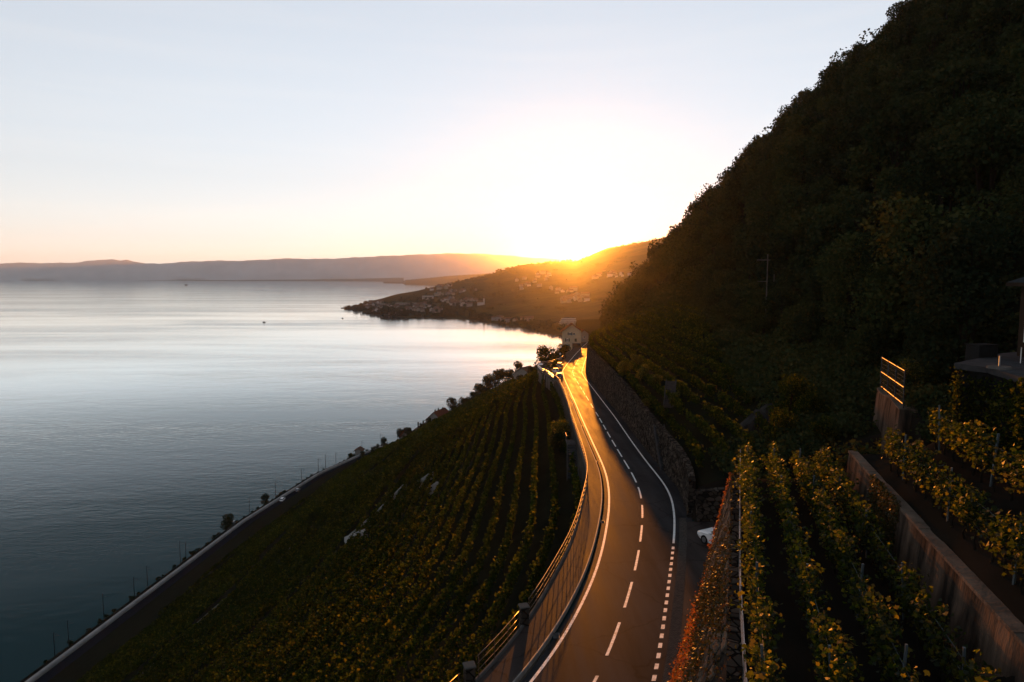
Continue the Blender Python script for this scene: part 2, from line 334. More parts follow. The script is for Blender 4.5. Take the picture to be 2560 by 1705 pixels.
def uf(y): return np.interp(y, [40, 55, 100, 150, 200, 250, 300, 350, 400, 450], [14, 20, 28, 30, 25, 16, 12, 8, 4, 1])
_pw = [0, 8, 20, 35, 50, 75, 100, 122, 134, 166, 212, 260, 400]
_pz = [0, 9, 24, 40, 57, 82, 102, 123, 131, 148, 169, 192, 236]
def vnoise(X, Y, s, seed=0):
    X = np.asarray(X, float) / s + seed * 17.3; Y = np.asarray(Y, float) / s + seed * 9.1
    return (np.sin(X * 1.7 + 1.3 * np.sin(Y * 1.1)) + np.sin(Y * 1.9 + 1.7 * np.sin(X * .9 + seed))+ .6 * np.sin((X + Y) * 2.7 + seed)) / 2.6
def xw_eff(y):
    y = np.asarray(y, float); return np.where(y < 53, xw(53) + (21.0 - xw(53)) * smooth(53, 51.6, y) , xw(y))
def z_right(X, Y):
    X = np.asarray(X, float); Y = np.asarray(Y, float)
    u = X - (xw_eff(Y) + .5) - np.maximum(0, Y - 448) * 1.4
    h = np.where(u > 0, hw(Y) * np.clip(u / .35, 0, 1) + np.interp(Y, [55, 110, 150, 200, 250], [.30, .32, .38, .46, .5]) * np.clip(u - .35, 0, np.maximum(uf(Y), .5)), 0)
    wv = np.maximum(0, u - uf(Y)); h = h + np.interp(wv, _pw, _pz) + np.where(wv > 3, 1.6 * vnoise(X, Y, 14) * np.clip(wv / 15, 0, 1), 0)
    base = np.minimum(zr(Y), np.where(Y > 455, .42 * (X - xsh(Y)) + 1, 1e9))
    mid = base + h
    mid = np.where((Y > w3a[1] - 3) & (Y < w3b[1] + 3) & (X > w3(Y) + .8), np.maximum(mid, 105.4), mid)
    rise = smooth(36, 30.5, Y)
    fg = np.where(X < w1(Y) + .2, zr(Y), np.where(X < w2(Y) + .35, T1 + .0 * X, T2 + rise * .86 * np.clip(X - w2(Y) - .6, 0, 6) + rise * .25 * np.clip(X - w2(Y) - 6.6, 0, 9) + np.interp(X - w2(Y) - 15, _pw, _pz) - 3.6 * smooth(36.5, 40.5, Y)))
    fg = np.where(Y > YEND + .2, np.where(X < 20.5, zr(Y), fg), fg)
    k = smooth(YEND - 1, 50, Y)
    return np.where(Y < YEND + 1, fg, np.where(Y > 54, mid, np.where(X < 20.5, np.minimum(mid, zr(Y)) if False else np.where(Y < 51.6, zr(Y), mid), fg * (1 - k) + mid * k)))
def z_left(X, Y):
    X = np.asarray(X, float); Y = np.asarray(Y, float)
    a = xsh(Y); e = xs_(Y) - .3; top = zr(Y) - 3.6
    top = np.where(Y > 455, zr(Y), top)
    e = np.where(Y > 455, np.maximum(e, a + 40), e)
    t = (X - (a + 12)) / (e - (a + 12))
    sl = 4.2 + (top - 4.2) * np.clip(t, 0, 1.2) ** 1.04
    z = np.where(X < a, (X - a) * .6, np.where(X < a + 4, (X - a) / 4 * 3.6, np.where(X < a + 12, 4.0, sl)))
    f_ = np.clip((X - a - 21) / 15, 0, 1) * np.clip((e - X) / 12, 0, 1)
    return z + np.where((X > a + 21) & (X < e), f_ * (.3 * vnoise(X, Y, 9) + 1.3 * vnoise(X, Y * .7, 24, 2)), 0)

def sheet(name, X, Y, Z, mat, smooth_=True):
    return strip_mesh(name, np.stack([X, Y, Z], -1), mat, smooth_=smooth_)

# ------------------------------------------------------------------ lake, far mountains
o = np_obj('lake', [(-60000, -400, 0), (60000, -400, 0), (60000, 18600, 0), (-60000, 18600, 0)], [(0, 1, 2, 3)], M['water']); tag(o, kind='structure')
M['mountain'] = pm('far_mountain', (.26, .28, .29), (.2, .22, .23), .0009, .95, keep=True)  # distance haze put into the colour: paler and bluer than bare slopes
sil = [(-1400,650),(-900,640),(-400,652),(0,659),(36,657),(123,658),(191,656.6),(231,652),(278,648),(303,652),(318,650),(339,654),(361,658),(397,660),(451,655.5),(527,652),(614,652),(704,647),(740,646.5),(776,648),(848,646.5),(908,643),(1017,638),(1107,634.6),(1143,634),(1197,635),(1269,639),(1305,643),(1341,645),(1450,650),(1700,655),(2600,640),(4200,650)]
sx = np.array([p[0] for p in sil], float); sy_ = np.array([p[1] for p in sil], float)
px = np.concatenate([np.arange(-1400, 1500, 6.0), np.arange(1500, 4200, 40.0)]); py = np.interp(px, sx, sy_) + .5 * np.sin(px / 13) + .35 * np.sin(px / 5.3 + 1)
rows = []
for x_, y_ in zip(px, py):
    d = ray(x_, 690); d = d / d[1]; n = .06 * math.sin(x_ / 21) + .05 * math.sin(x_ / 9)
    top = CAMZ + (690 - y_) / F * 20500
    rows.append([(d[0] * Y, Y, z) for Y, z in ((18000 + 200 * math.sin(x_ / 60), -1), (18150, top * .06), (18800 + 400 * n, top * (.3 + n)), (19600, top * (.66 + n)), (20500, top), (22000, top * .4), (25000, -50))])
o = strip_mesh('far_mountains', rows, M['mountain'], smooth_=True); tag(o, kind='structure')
# low farther shore and a mid-distance headland
def headland(name, tab, Yn, Yf, mat):
    rows = []
    xs0 = np.arange(tab[0][0], tab[-1][0] + .1, 4.0); ys0 = np.interp(xs0, [p[0] for p in tab], [p[1] for p in tab]); yb = np.interp(xs0, [p[0] for p in tab], [p[2] for p in tab])
    for x_, y_, b_ in zip(xs0, ys0, yb):
        d = ray(x_, 690); d = d / d[1]; Ynear = CAMZ * F / (b_ - 690); Yr = Ynear * 1.25
        top = max(1.5, CAMZ + (690 - y_) / F * Yr + 2.2 * math.sin(x_ * .8) + 1.6 * math.sin(x_ * 2.1))
        rows.append([(d[0] * Y, Y, z) for Y, z in ((Ynear, -.5), (Ynear * 1.01, min(8, top * .5)), (Ynear * 1.1, top * .6), (Yr, top), (Yr * 1.2, top * .5), (Yr * 1.5, -2))])
    o = strip_mesh(name, rows, mat, smooth_=True); tag(o, kind='structure')
M['farshore'] = pm('far_shore', (.055, .06, .035), (.03, .034, .024), .004, .95)
headland('far_shore', [(345, 700.3, 701.6), (420, 699.4, 701.9), (600, 698.4, 702.3), (820, 697, 702.8), (900, 696, 703.2), (1010, 694, 703.8)], 0, 0, M['farshore'])
headland('far_headland', [(958, 707.6, 708.4), (975, 705.5, 708.6), (1008, 704.5, 709), (1013, 700, 711.5), (1060, 696, 713), (1120, 690, 716), (1200, 685, 722), (1300, 680, 730)], 0, 0, M['farshore'])

# ------------------------------------------------------------------ the town's hill across the bay
tipx = np.array([852,866,880,900,925,955,1000,1050,1100,1150,1200,1215,1250,1300,1370,1440,1520,1620,1800,2000.])
shy  = np.array([771,772,773,777,783,788,792,793,794,797,801,805,809,816,830,840,850,860,870,880.])
rdy  = np.array([770.3,769,765,760,752,746,735,727,714,704,693,690,676,665,655,652,622,602,560,540.])
rdY  = np.array([2460,2480,2520,2560,2620,2700,2800,2950,3050,3200,3350,3400,3500,3600,3800,3850,3700,3550,3400,3300.])
hx = np.arange(852, 2000, 4.0)
def hill_par(x):
    yb = np.interp(x, tipx, shy); Yn = CAMZ * F / (yb - 690); Yr = np.interp(x, tipx, rdY)
    Zr_ = CAMZ + (690 - np.interp(x, tipx, rdy)) / F * Yr
    return Yn, np.maximum(Yr, Yn + 10), np.maximum(Zr_, 1.5)
TT = np.array([0, .012, .05, .1, .16, .22, .3, .38, .46, .54, .62, .7, .78, .86, .93, 1.0, 1.06, 1.15, 1.4])
def hill_prof(t, x=None):
    return np.interp(t, [0, .012, .1, .3, .6, .85, 1, 1.06, 1.15, 1.4], [0, .03, .10, .27, .55, .85, 1, .98, .8, 0])
def hill_pt(x, t):
    Yn, Yr, Z = hill_par(x); Y = Yn + (Yr - Yn) * t
    X = (x - 1280) / F * Y
    z = Z * hill_prof(t) + 4.5 * vnoise(X, Y, 120) * np.clip(t * 6, 0, 1) * np.clip(Z / 60, 0, 1)
    return X, Y, np.where(t <= 0, -.6, np.maximum(z, .6))
XX, TTg = np.meshgrid(hx, TT, indexing='ij'); hX, hY, hZ = hill_pt(XX, TTg)
m, t, out = _new('hill_fields'); M['hill'] = m
b = t.nodes.new('ShaderNodeBsdfPrincipled'); t.links.new(b.outputs[0], out.inputs[0]); b.inputs['Roughness'].default_value = .95; b.inputs['Specular IOR Level'].default_value = 0
na = _noise(t, .008, 5); nb = _noise(t, .05, 3, stretch=(.4, 1, 1))
ra = _ramp(t, na.outputs[0], [(.35, (.011, .014, .008)), (.5, (.022, .023, .012)), (.65, (.034, .031, .014))]); rb = _ramp(t, nb.outputs[0], [(.35, (.6, .6, .6)), (.65, (1.2, 1.2, 1.15))])
mu = t.nodes.new('ShaderNodeMixRGB'); mu.blend_type = 'MULTIPLY'; mu.inputs[0].default_value = 1
t.links.new(ra.outputs[0], mu.inputs[1]); t.links.new(rb.outputs[0], mu.inputs[2]); t.links.new(mu.outputs[0], b.inputs['Base Color'])
o = sheet('town_hill', hX, hY, hZ, M['hill']); tag(o, kind='structure')

# ------------------------------------------------------------------ slope below the road, slope above it
ys = np.concatenate([np.arange(-20, 460, 4.0), np.arange(460, 1000, 20.0)])
rows = []
for y in ys:
    a = float(xsh(y)); e = float(xs_(y)) - .25
    if y > 455: e = max(e, a + 60) + (y - 455) * .8
    us = np.concatenate([[a - 6, a, a + 2, a + 4, a + 7, a + 9, a + 11, a + 11.9], np.linspace(a + 12.1, e, 46)])
    rows.append(np.stack([us, np.full_like(us, y), z_left(us, y)], -1))
o = strip_mesh('lower_hillside', rows, M['slope'], smooth_=True); tag(o, kind='structure')
def right_rows(ys, offs, x0f):
    return [np.stack([x0f(y) + offs, np.full_like(offs, y), z_right(x0f(y) + offs, y)], -1) for y in ys]
offs1 = np.concatenate([np.arange(0, 26, .45), np.arange(26, 60, 2), np.arange(60, 200, 10)])
o = strip_mesh('terraced_hillside', right_rows(np.arange(-10, 54.01, .8), offs1, lambda y: float(min(w1(y) + .12, 20.6) if y < YEND + .2 else 14.4)), M['soil']); tag(o, kind='structure')
offs2 = np.concatenate([[.1, .5, .7, .86, 1.2, 2, 3], np.arange(4, 44, 2), np.arange(44, 130, 5), np.arange(130, 420, 14)])
o = strip_mesh('forest_hillside', right_rows(np.concatenate([np.arange(53.2, 470, 4), np.arange(470, 760, 12)]), offs2, lambda y: float(xw(y))), M['forestfloor'], smooth_=True); tag(o, kind='structure')

# ------------------------------------------------------------------ road, pavement, kerb, markings
yr_ = np.arange(-15, 470, 2.0)
o = strip_mesh('road', [[(xl(y) - .42, y, zr(y)), (xl(y) + 2.6, y, zr(y)), (xw(y) + .4, y, zr(y))] for y in yr_], M['asphalt']); tag(o, kind='structure')
o = strip_mesh('driveway', [[(xrl(y) + .55, y, zr(y) + .006), ((w1(y) + .3) if y < YEND else 21.2, y, zr(y) + .006)] for y in np.arange(8, 52.1, 1.0)], M['paving']); tag(o, kind='structure')
o = strip_mesh('lay_by', [[(xs_(y), y, zr(y) + .002), (xl(y) - .3, y, zr(y) + .002)] for y in np.arange(168, 470, 2.0)], M['paving']); tag(o, kind='structure')
KH = .15
def kh(y): return KH * float(smooth(174, 168, y))
M['kerb'] = pm('kerb_stone', (.2, .175, .155), (.11, .1, .09), 3, .75, detail=7, lo=.35, hi=.65)
yk = np.arange(-15, 174.1, 1.0)
o = strip_mesh('pavement', [[(xs_(y), y, zr(y) + kh(y) - .004), (xl(y) - .70, y, zr(y) + kh(y) - .004)] for y in yk], M['paving']); tag(o, kind='structure')
o = strip_mesh('kerb', [[(xl(y) - .70, y, zr(y) - .05), (xl(y) - .70, y, zr(y) + kh(y)), (xl(y) - .60, y, zr(y) + kh(y)), (xl(y) - .58, y, zr(y) - .05)] for y in yk], M['kerb']); tag(o, kind='structure')
def line(name, f, y0, y1, wd, dz=.006, step=1.0):
    n = max(2, int((y1 - y0) / step) + 1)
    return strip_mesh(name, [[(f(y) - wd / 2, y, zr(y) + dz), (f(y) + wd / 2, y, zr(y) + dz)] for y in np.linspace(y0, y1, n)], M['marking'])
mk = empty('road_markings'); tag(mk, kind='structure')
l = line('edge_line', xl, -10, 440, .16); l.parent = mk
Yd = float(on_road(1685, 1358)[1])
l = line('edge_line', xrl, Yd, 440, .16); l.parent = mk
# broken edge line beside the driveway
y = Yd - .75
while y > 0:
    l = line('dash', xrl, y - .5, y, .19, step=.25); l.parent = mk; y -= 1.0
cl = lambda y: (xl(y) + xrl(y)) / 2 + .1
dash = [(1335,1250,1262)]
for ya, yb in ((1689.5, 1760), (1556, 1639), (1455, 1519), (1375.5, 1426), (1313, 1354), (1262.6, 1295), (1218, 1246), (1181, 1206), (1150, 1172), (1123, 1142), (1100, 1116.5), (1079.5, 1093.5), (1062, 1074), (1045.5, 1056.5), (1030, 1041), (1009, 1019), (989.5, 1001), (977, 986), (965, 973), (953.6, 961), (944, 951), (934, 941), (925, 931.5), (915.5, 922), (906.5, 912), (900, 904), (895, 898)):
    y0, y1 = float(on_road(1500, yb)[1]), float(on_road(1500, ya)[1])
    l = line('dash', cl, y0, y1, .15, step=.5); l.parent = mk
# shoreline road and promenade
def band(name, o0, o1, dz, mat, y0=-60, y1=700, kind='structure'):
    o = strip_mesh(name, [[(xsh(y) + o0, y, float(4.0) + dz), (xsh(y) + o1, y, 4.0 + dz)] for y in np.arange(y0, y1, 6.0)], mat); return tag(o, kind=kind)
M['asphalt2'] = pm('shore_asphalt', (.011, .013, .018), (.008, .009, .013), .05, .9, spec=.0)
band('shore_road', 8.2, 11.6, .03, M['asphalt2'])
band('railway_bed', 4.2, 6.2, .02, M['soil'])
o = strip_mesh('promenade', [[(xsh(y) + 6.6, y, 4.0), (xsh(y) + 6.6, y, 4.9), (xsh(y) + 8.0, y, 4.9), (xsh(y) + 8.0, y, 4.0)] for y in np.arange(-60, 700, 6.0)], M['pale']); tag(o, kind='structure')

# gutter of small setts between the road and the driveway
m, t, out = _new('gutter_setts'); b = t.nodes.new('ShaderNodeBsdfDiffuse'); t.links.new(b.outputs[0], out.inputs[0])
tc = t.nodes.new('ShaderNodeTexCoord'); br = t.nodes.new('ShaderNodeTexBrick'); br.inputs['Scale'].default_value = 3.2; br.inputs['Color1'].default_value = (.075, .064, .055, 1); br.inputs['Color2'].default_value = (.04, .035, .032, 1); br.inputs['Mortar'].default_value = (.01, .01, .01, 1); br.inputs['Mortar Size'].default_value = .04
t.links.new(tc.outputs['Object'], br.inputs['Vector']); t.links.new(br.outputs['Color'], b.inputs[0])
o = strip_mesh('gutter_setts', [[(xrl(y) + .38, y, zr(y) + .012), (xrl(y) + .95, y, zr(y) + .012)] for y in np.arange(6, 53.1, 1.0)], m); tag(o, kind='structure')
# ================================================================== FOLIAGE TOOLS
def leaf_quads(C, s, rg, up=0.0):
    """diamond leaves: centres C (n,3), half sizes s (n,)"""
    n = len(C); a = rg.normal(size=(n, 3)); b = rg.normal(size=(n, 3)); b[:, 2] += up
    a /= np.linalg.norm(a, axis=1)[:, None] + 1e-9; b -= a * (a * b).sum(1)[:, None]; b /= np.linalg.norm(b, axis=1)[:, None] + 1e-9
    s = np.asarray(s)[:, None]
    V = np.empty((n, 4, 3)); V[:, 0] = C + a * s; V[:, 1] = C + b * s * .75; V[:, 2] = C - a * s; V[:, 3] = C - b * s * .75
    return V.reshape(-1, 3), np.arange(4 * n).reshape(-1, 4)

def hit(x, y, zf, y0=15, y1=700, n=2500):
    """where the line of sight through pixel (x,y) meets the height field zf"""
    d = ray(x, y); Y = np.linspace(y0, y1, n); tt = Y / d[1]
    X = d[0] * tt; Z = CAMZ + d[2] * tt; g = zf(X, Y); k = np.argmax(Z < g)
    return np.array([X[k], Y[k], float(g[k])])

VM = M['leaf_vine']
def row_leaves(xf, zf, y0, y1, dens, lsz, hmax=1.75, width=.24, seed=0, gaps=None, tuft=.45):
    rg = np.random.default_rng(seed)
    ys = np.arange(y0, y1, .5); xs = xf(ys); zs = zf(xs, ys)
    d = np.sqrt(xs ** 2 + ys ** 2 + (zs - CAMZ) ** 2)
    nn = dens(d) * .5
    vig = .75 + .35 * vnoise(ys, xs, 2.3, seed % 13) + .25 * vnoise(ys, xs, 7, seed % 7)   # vigour of the vines along the row
    if gaps is not None: vig = np.where(gaps(xs, ys), 0, vig)
    px, py, zc = project(np.stack([xs, ys, zs], -1))
    vis = (px > -60) & (px < 2620) & (py < 1800) & (py > 0)
    nn = np.where(vis, nn * np.clip(vig, 0, 1.6), 0)
    cnt = rg.poisson(nn); k = np.repeat(np.arange(len(ys)), cnt); n = len(k)
    if n == 0: return None
    yy = ys[k] + rg.uniform(0, .5, n); xx = xf(yy) + rg.normal(0, width, n)
    hh = rg.beta(1.8, 1.3, n); top = hmax * (.72 + .38 * np.clip(vig[k], .2, 1.5))
    sp = rg.random(n) < .06; z = .35 + hh * (top - .35) + np.where(sp, rg.uniform(0, tuft, n), 0)
    zz = zf(xf(yy), yy) + z
    s = lsz(d[k]) * rg.uniform(.6, 1.3, n)
    return leaf_quads(np.stack([xx, yy, zz], -1), s, rg)

def vine_row(xf, zf, y0, y1, dens, lsz, label, group, seed, posts=0, trunks=False, gaps=None, mat=None, **kw):
    L = row_leaves(xf, zf, y0, y1, dens, lsz, seed=seed, gaps=gaps, **kw)
    if L is None: return None
    ym = (y0 + y1) / 2; e = empty('vine_row', label=label, cat='vine row', group=group)
    o = np_obj('foliage', L[0], L[1], mat or VM, e); tag(o, kind='stuff')
    if posts:
        for y in np.arange(y0 + .3, y1, posts):
            x = float(xf(y)); z = float(zf(x, y))
            p = link(bpy.data.objects.new('post', POST), e); p.location = (x + .03, y, z); p.rotation_euler = (R(random.uniform(-3, 3)), R(random.uniform(-3, 3)), random.uniform(0, 3))
    if trunks:
        for y in np.arange(y0 + .9, y1, 1.15):
            x = float(xf(y)); z = float(zf(x, y))
            p = link(bpy.data.objects.new('vine_trunk', VTRUNK), e); p.location = (x, y + random.uniform(-.15, .15), z - .05); p.rotation_euler = (0, 0, random.uniform(0, 6)); p.scale = (1, 1, random.uniform(.8, 1.2))
    return e
def proto_mesh(mb, mats, name, **kw):
    o = mb.build(name, mats, **kw); me = o.data; bpy.data.objects.remove(o); return me
M['poststeel'] = pm('vine_post_steel', (.07, .09, .10), (.045, .058, .065), 4, .5, metal=.3)
POST = proto_mesh(MB().box(-.035, .035, -.03, .03, -.1, 2.05), M['poststeel'], 'post')
VTRUNK = proto_mesh(MB().tube([(0, 0, 0), (.04, .03, .35), (-.03, .0, .7), (.05, .05, 1.0)], .035, 5, .02), M['bark'], 'vine_trunk')

# ------------------------------------------------------------------ rows below the road
def dens_left(d): return np.clip(6000 / d, 12, 90)
def lsz_left(d): return .085 + .0011 * d
def left_gap(X, Y):
    f = (X - xsh(Y) - 20) / (xs_(Y) - xsh(Y) - 20)
    g = np.abs(f - (.40 + .02 * np.sin(Y / 40))) < .012
    g |= np.abs(f - (.17 + .02 * np.sin(Y / 30))) < .014
    g |= (np.abs(f - .62 - .001 * (Y - 100)) < .010) & (Y > 70)
    return g | ((Y > 300) & (f < .12)) | ((Y > 430) & (f < .45))
NR = 56
k = 0
for i in range(NR):
    f = .02 + .985 * i / (NR - 1)
    xf = lambda y, f=f: (xsh(y) + 21) + f * (xs_(np.minimum(y, 165)) + (xl(y) - xl(np.minimum(y, 165))) - 1.6 - xsh(y) - 21)
    if f < .14: continue
    y1 = 330 if f > .75 else 420
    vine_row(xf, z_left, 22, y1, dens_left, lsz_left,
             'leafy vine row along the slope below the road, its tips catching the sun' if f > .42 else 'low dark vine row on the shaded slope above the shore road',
             'vine rows on the slope below the road' if f > .42 else 'vine rows on the lower shaded slope', 100 + i, gaps=left_gap, hmax=2.1 if f > .55 else 1.2, width=.15 if f > .55 else .11, mat=M['leaf_vine_shade'], tuft=.7)

# ------------------------------------------------------------------ rows on the terraces above the road wall
i = 0
for u in np.arange(.75, 30, 2.1):
    yy = np.arange(56, 345, 1.0); ok = yy[(np.interp(yy, [55, 70, 100, 130, 160, 200, 250, 300, 350], [8, 9.5, 14, 20, 25, 25, 16, 12, 8]) > u + .6)]
    if len(ok) < 8: continue
    xf = lambda y, u=u: xw(y) + .5 + u
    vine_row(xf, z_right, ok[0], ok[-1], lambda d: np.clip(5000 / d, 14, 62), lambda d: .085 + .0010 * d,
             'vine row on the terraces above the roadside stone wall', 'vine rows above the roadside wall', 300 + i, gaps=lambda X, Y: (np.abs(Y - 73 - .6 * (X - 16)) < 1.0) | (np.abs(Y - 128) < .8), hmax=1.75, width=.15, mat=M['leaf_vine_shade']); i += 1

# ------------------------------------------------------------------ rows on the two near terraces: shoots with lobed leaves
LOBE = np.array([(0, -.9), (.75, -.45), (.95, .25), (.35, .35), (0, 1.0), (-.35, .35), (-.95, .25), (-.75, -.45)])
def near_vine_row(xf, zf, y0, y1, label, group, seed, gaps=None):
    rg = np.random.default_rng(seed); e = empty('vine_row', label=label, cat='vine row', group=group)
    C = []; S = []; stems = MB()
    y = y0
    while y < y1:
        x = float(xf(y)); z = float(zf(x, y))
        if gaps is None or not gaps(np.array(x), np.array(y)):
            vig = np.clip(.8 + .55 * float(vnoise(y, x, 1.6, seed % 11)) + rg.normal(0, .15), .15, 1.5)
            for q in range(2 if vig > .7 else 1):
                n = int(9 + 9 * vig); h = .75 + (.55 + .75 * vig) * np.linspace(0, 1, n); wob = np.cumsum(rg.normal(0, .035, (n, 2)), 0)
                px_ = x + rg.normal(0, .07) + wob[:, 0] + rg.normal(0, .10, n); py_ = y + rg.normal(0, .1) + wob[:, 1] + rg.normal(0, .10, n)
                if rg.random() < .25:   # shoot arching over and hanging down
                    h = h[0] + (h - h[0]) * np.sin(np.linspace(.2, 2.7, n)); px_ = px_ + np.linspace(0, .45, n) * rg.choice([-1, 1])
                C.append(np.stack([px_, py_, z + h + rg.normal(0, .05, n)], -1)); S.append(rg.uniform(.055, .105, n))
            m_ = int(5 * vig); C.append(np.stack([x + rg.normal(0, .16, m_), y + rg.normal(0, .15, m_), z + rg.uniform(.35, .95, m_)], -1)); S.append(rg.uniform(.05, .09, m_))
        y += rg.uniform(.10, .19)
    C = np.concatenate(C); S = np.concatenate(S); n = len(C)
    nrm = rg.normal(size=(n, 3)); nrm[:, 2] += .5; nrm /= np.linalg.norm(nrm, axis=1)[:, None]
    a = rg.normal(size=(n, 3)); a -= nrm * (a * nrm).sum(1)[:, None]; a /= np.linalg.norm(a, axis=1)[:, None]; b = np.cross(nrm, a)
    V = C[:, None, :] + S[:, None, None] * (LOBE[None, :, :1] * a[:, None, :] + LOBE[None, :, 1:] * b[:, None, :]) + nrm[:, None, :] * (S[:, None, None] * .25 * np.abs(LOBE[None, :, :1]))
    o = np_obj('foliage', V.reshape(-1, 3), np.arange(8 * n).reshape(-1, 8), VM, e); tag(o, kind='stuff')
    for yy in np.arange(y0 + .3, y1, 5.3):
        x = float(xf(yy)); p = link(bpy.data.objects.new('post', POST), e); p.location = (x + .03, yy, float(zf(x, yy))); p.rotation_euler = (R(random.uniform(-4, 4)), R(random.uniform(-4, 4)), random.uniform(0, 3))
    for yy in np.arange(y0 + .9, y1, 1.05):
        x = float(xf(yy)); p = link(bpy.data.objects.new('vine_trunk', VTRUNK), e); p.location = (x, yy + random.uniform(-.15, .15), float(zf(x, yy)) - .05); p.rotation_euler = (0, 0, random.uniform(0, 6)); p.scale = (1.3, 1.3, random.uniform(.7, .95))
    for hz_ in (.75, 1.2, 1.6):
        MB().tube([(float(xf(q)), q, float(zf(xf(q), q)) + hz_) for q in np.linspace(y0, y1, 8)], .005, 3).build('wire', M['poststeel'], e)
    return e
words = ['vine row next to the wire fence on the near terrace', 'second vine row from the wire fence on the near terrace', 'third vine row from the wire fence on the near terrace', 'vine row at the foot of the upper terrace wall']
for q, f in enumerate((.10, .36, .62, .86)):
    near_vine_row(lambda y, f=f: w1(y) + .25 + f * (w2(y) - w1(y) - .25), z_right, 12, YEND - .3, 'yellowing ' + words[q], 'vine rows on the near terrace', 400 + q)
words = ['vine row along the top of the upper terrace wall', 'second vine row up from the upper terrace wall', 'third vine row up from the upper terrace wall', 'fourth vine row up from the upper terrace wall', 'topmost vine row under the cabin terrace']
for q, f in enumerate((1.15, 2.7, 4.2, 5.7, 7.3)):
    near_vine_row(lambda y, f=f: w2(y) + f, z_right, 14, (32.5, 30.8, 29.8, 29.2, 28.6)[q], 'yellowing ' + words[q], 'vine rows above the upper terrace wall', 420 + q, gaps=(lambda X, Y: (X > 19.6) & (Y > 25)) if q > 2 else None)

# ================================================================== WALLS
def wall_mesh(name, y, xb, zb, xt, zt, thick, mat, parent=None, nz=6, rough=.05, seed=0, coping=0.0):
    """battered wall along stations y; face towards -X"""
    rg = np.random.default_rng(seed); rows = []
    for q, yy in enumerate(y):
        g = np.linspace(0, 1, nz + 1); X = xb[q] + (xt[q] - xb[q]) * g; Z = zb[q] + (zt[q] - zb[q]) * g
        X = X + rg.normal(0, rough, nz + 1); Z[1:-1] += rg.normal(0, .02, nz - 1)
        r = [(a, yy, b) for a, b in zip(X, Z)] + [(xt[q] + thick, yy, zt[q]), (xt[q] + thick, yy, zb[q])]
        rows.append(r)
    A = np.array(rows); n, kk, _ = A.shape
    V = A.reshape(-1, 3); I, J = np.meshgrid(np.arange(n - 1), np.arange(kk), indexing='ij'); a = I * kk + J; b = I * kk + (J + 1) % kk
    F_ = [list(f) for f in np.stack([a, a + kk, b + kk, b], -1).reshape(-1, 4)] + [list(range(kk)), list(range((n - 1) * kk, n * kk))[::-1]]
    me = bpy.data.meshes.new(name); me.from_pydata([tuple(v) for v in V], [], F_); me.materials.append(mat)
    return link(bpy.data.objects.new(name, me), parent)
def coping(parent, y, xt, zt, w, h, mat, step=1.6, over=.06):
    yy = y[0]
    while yy < y[-1] - .2:
        y2 = min(yy + step - .02, y[-1]); pts = []
        xa, xb_ = np.interp(yy, y, xt), np.interp(y2, y, xt); za, zb_ = np.interp(yy, y, zt), np.interp(y2, y, zt); j = random.uniform(-.015, .015)
        MB().hexa([(xa - over, yy, za + .003), (xa + w, yy, za + .003), (xb_ + w, y2, zb_ + .003), (xb_ - over, y2, zb_ + .003)], [(xa - over, yy, za + h + j), (xa + w, yy, za + h + j), (xb_ + w, y2, zb_ + h + j), (xb_ - over, y2, zb_ + h + j)]).build('coping_stone', mat, parent)
        yy += step
M['coping'] = pm('coping_stone', (.13, .10, .078), (.05, .04, .033), 1.2, .95, .8, 6, spec=.1, detail=8)
# ivy wall beside the driveway
y = np.linspace(8, YEND, 44)
base_x = lambda yy: lin(b1a, b1b, yy)
e = empty('retaining_wall', label='battered stone wall overgrown with creeper beside the driveway', cat='wall')
wall_mesh('wall', y, np.minimum(base_x(y), w1(y) - .5), zr(y) - .2, w1(y), np.full_like(y, T1 - .05), .55, pm('earthy_mortar', (.03, .026, .022), (.015, .013, .012), 1.5, .95), e, 10, .03, 1)
SM = [pm('stone_%d' % q, c, tuple(v * .55 for v in c), 3, .95, .6, 9) for q, c in enumerate(((.085, .07, .058), (.055, .047, .04), (.12, .098, .078)))]
SB = []
for q in range(6):        # irregular rubble blocks, half a metre long before scaling
    rd = random.Random(600 + q); mb = MB(); j = lambda: rd.uniform(-.06, .06)
    b8 = [(-.5 + j(), -.5 + j(), -.5 + j()), (.5, -.5 + j(), -.5 + j()), (.5, .5 + j(), -.5 + j()), (-.5 + j(), .5 + j(), -.5 + j())]; t8 = [(-.5 + j(), -.5 + j(), .5 + j()), (.5, -.5 + j(), .5 + j()), (.5, .5 + j(), .5 + j()), (-.5 + j(), .5 + j(), .5 + j())]
    SB.append(proto_mesh(mb.hexa(b8, t8), SM[q % 3], 'stone', bevel=.09))
rd = random.Random(44); g = 0.03
while g < .97:
    dg = rd.uniform(.065, .085); yy = 21.0 + rd.uniform(0, .4)
    while yy < YEND - .3:
        ln = rd.uniform(.45, .95); ym = yy + ln / 2; xb_ = float(min(base_x(ym), w1(ym) - .5)); z0_ = float(zr(ym)); hh = T1 - .05 - z0_
        o = link(bpy.data.objects.new('stone', SB[rd.randrange(6)]), e); gm_ = g + dg / 2; ang = -math.atan2(float(w1(ym + 1) - w1(ym)) * gm_ + float(base_x(ym + 1) - base_x(ym)) * (1 - gm_), 1.0)
        o.location = (xb_ + (float(w1(ym)) - xb_) * gm_ + .06 + rd.uniform(-.03, .03), ym, z0_ + hh * gm_); o.rotation_euler = (rd.uniform(-.05, .05), math.atan2(float(w1(ym)) - xb_, hh), ang); o.scale = (.34, ln - .05, hh * dg - .05)
        yy += ln
    g += dg
coping(e, y, w1(y), np.full_like(y, T1 - .05), .5, .14, M['wall_stone'])
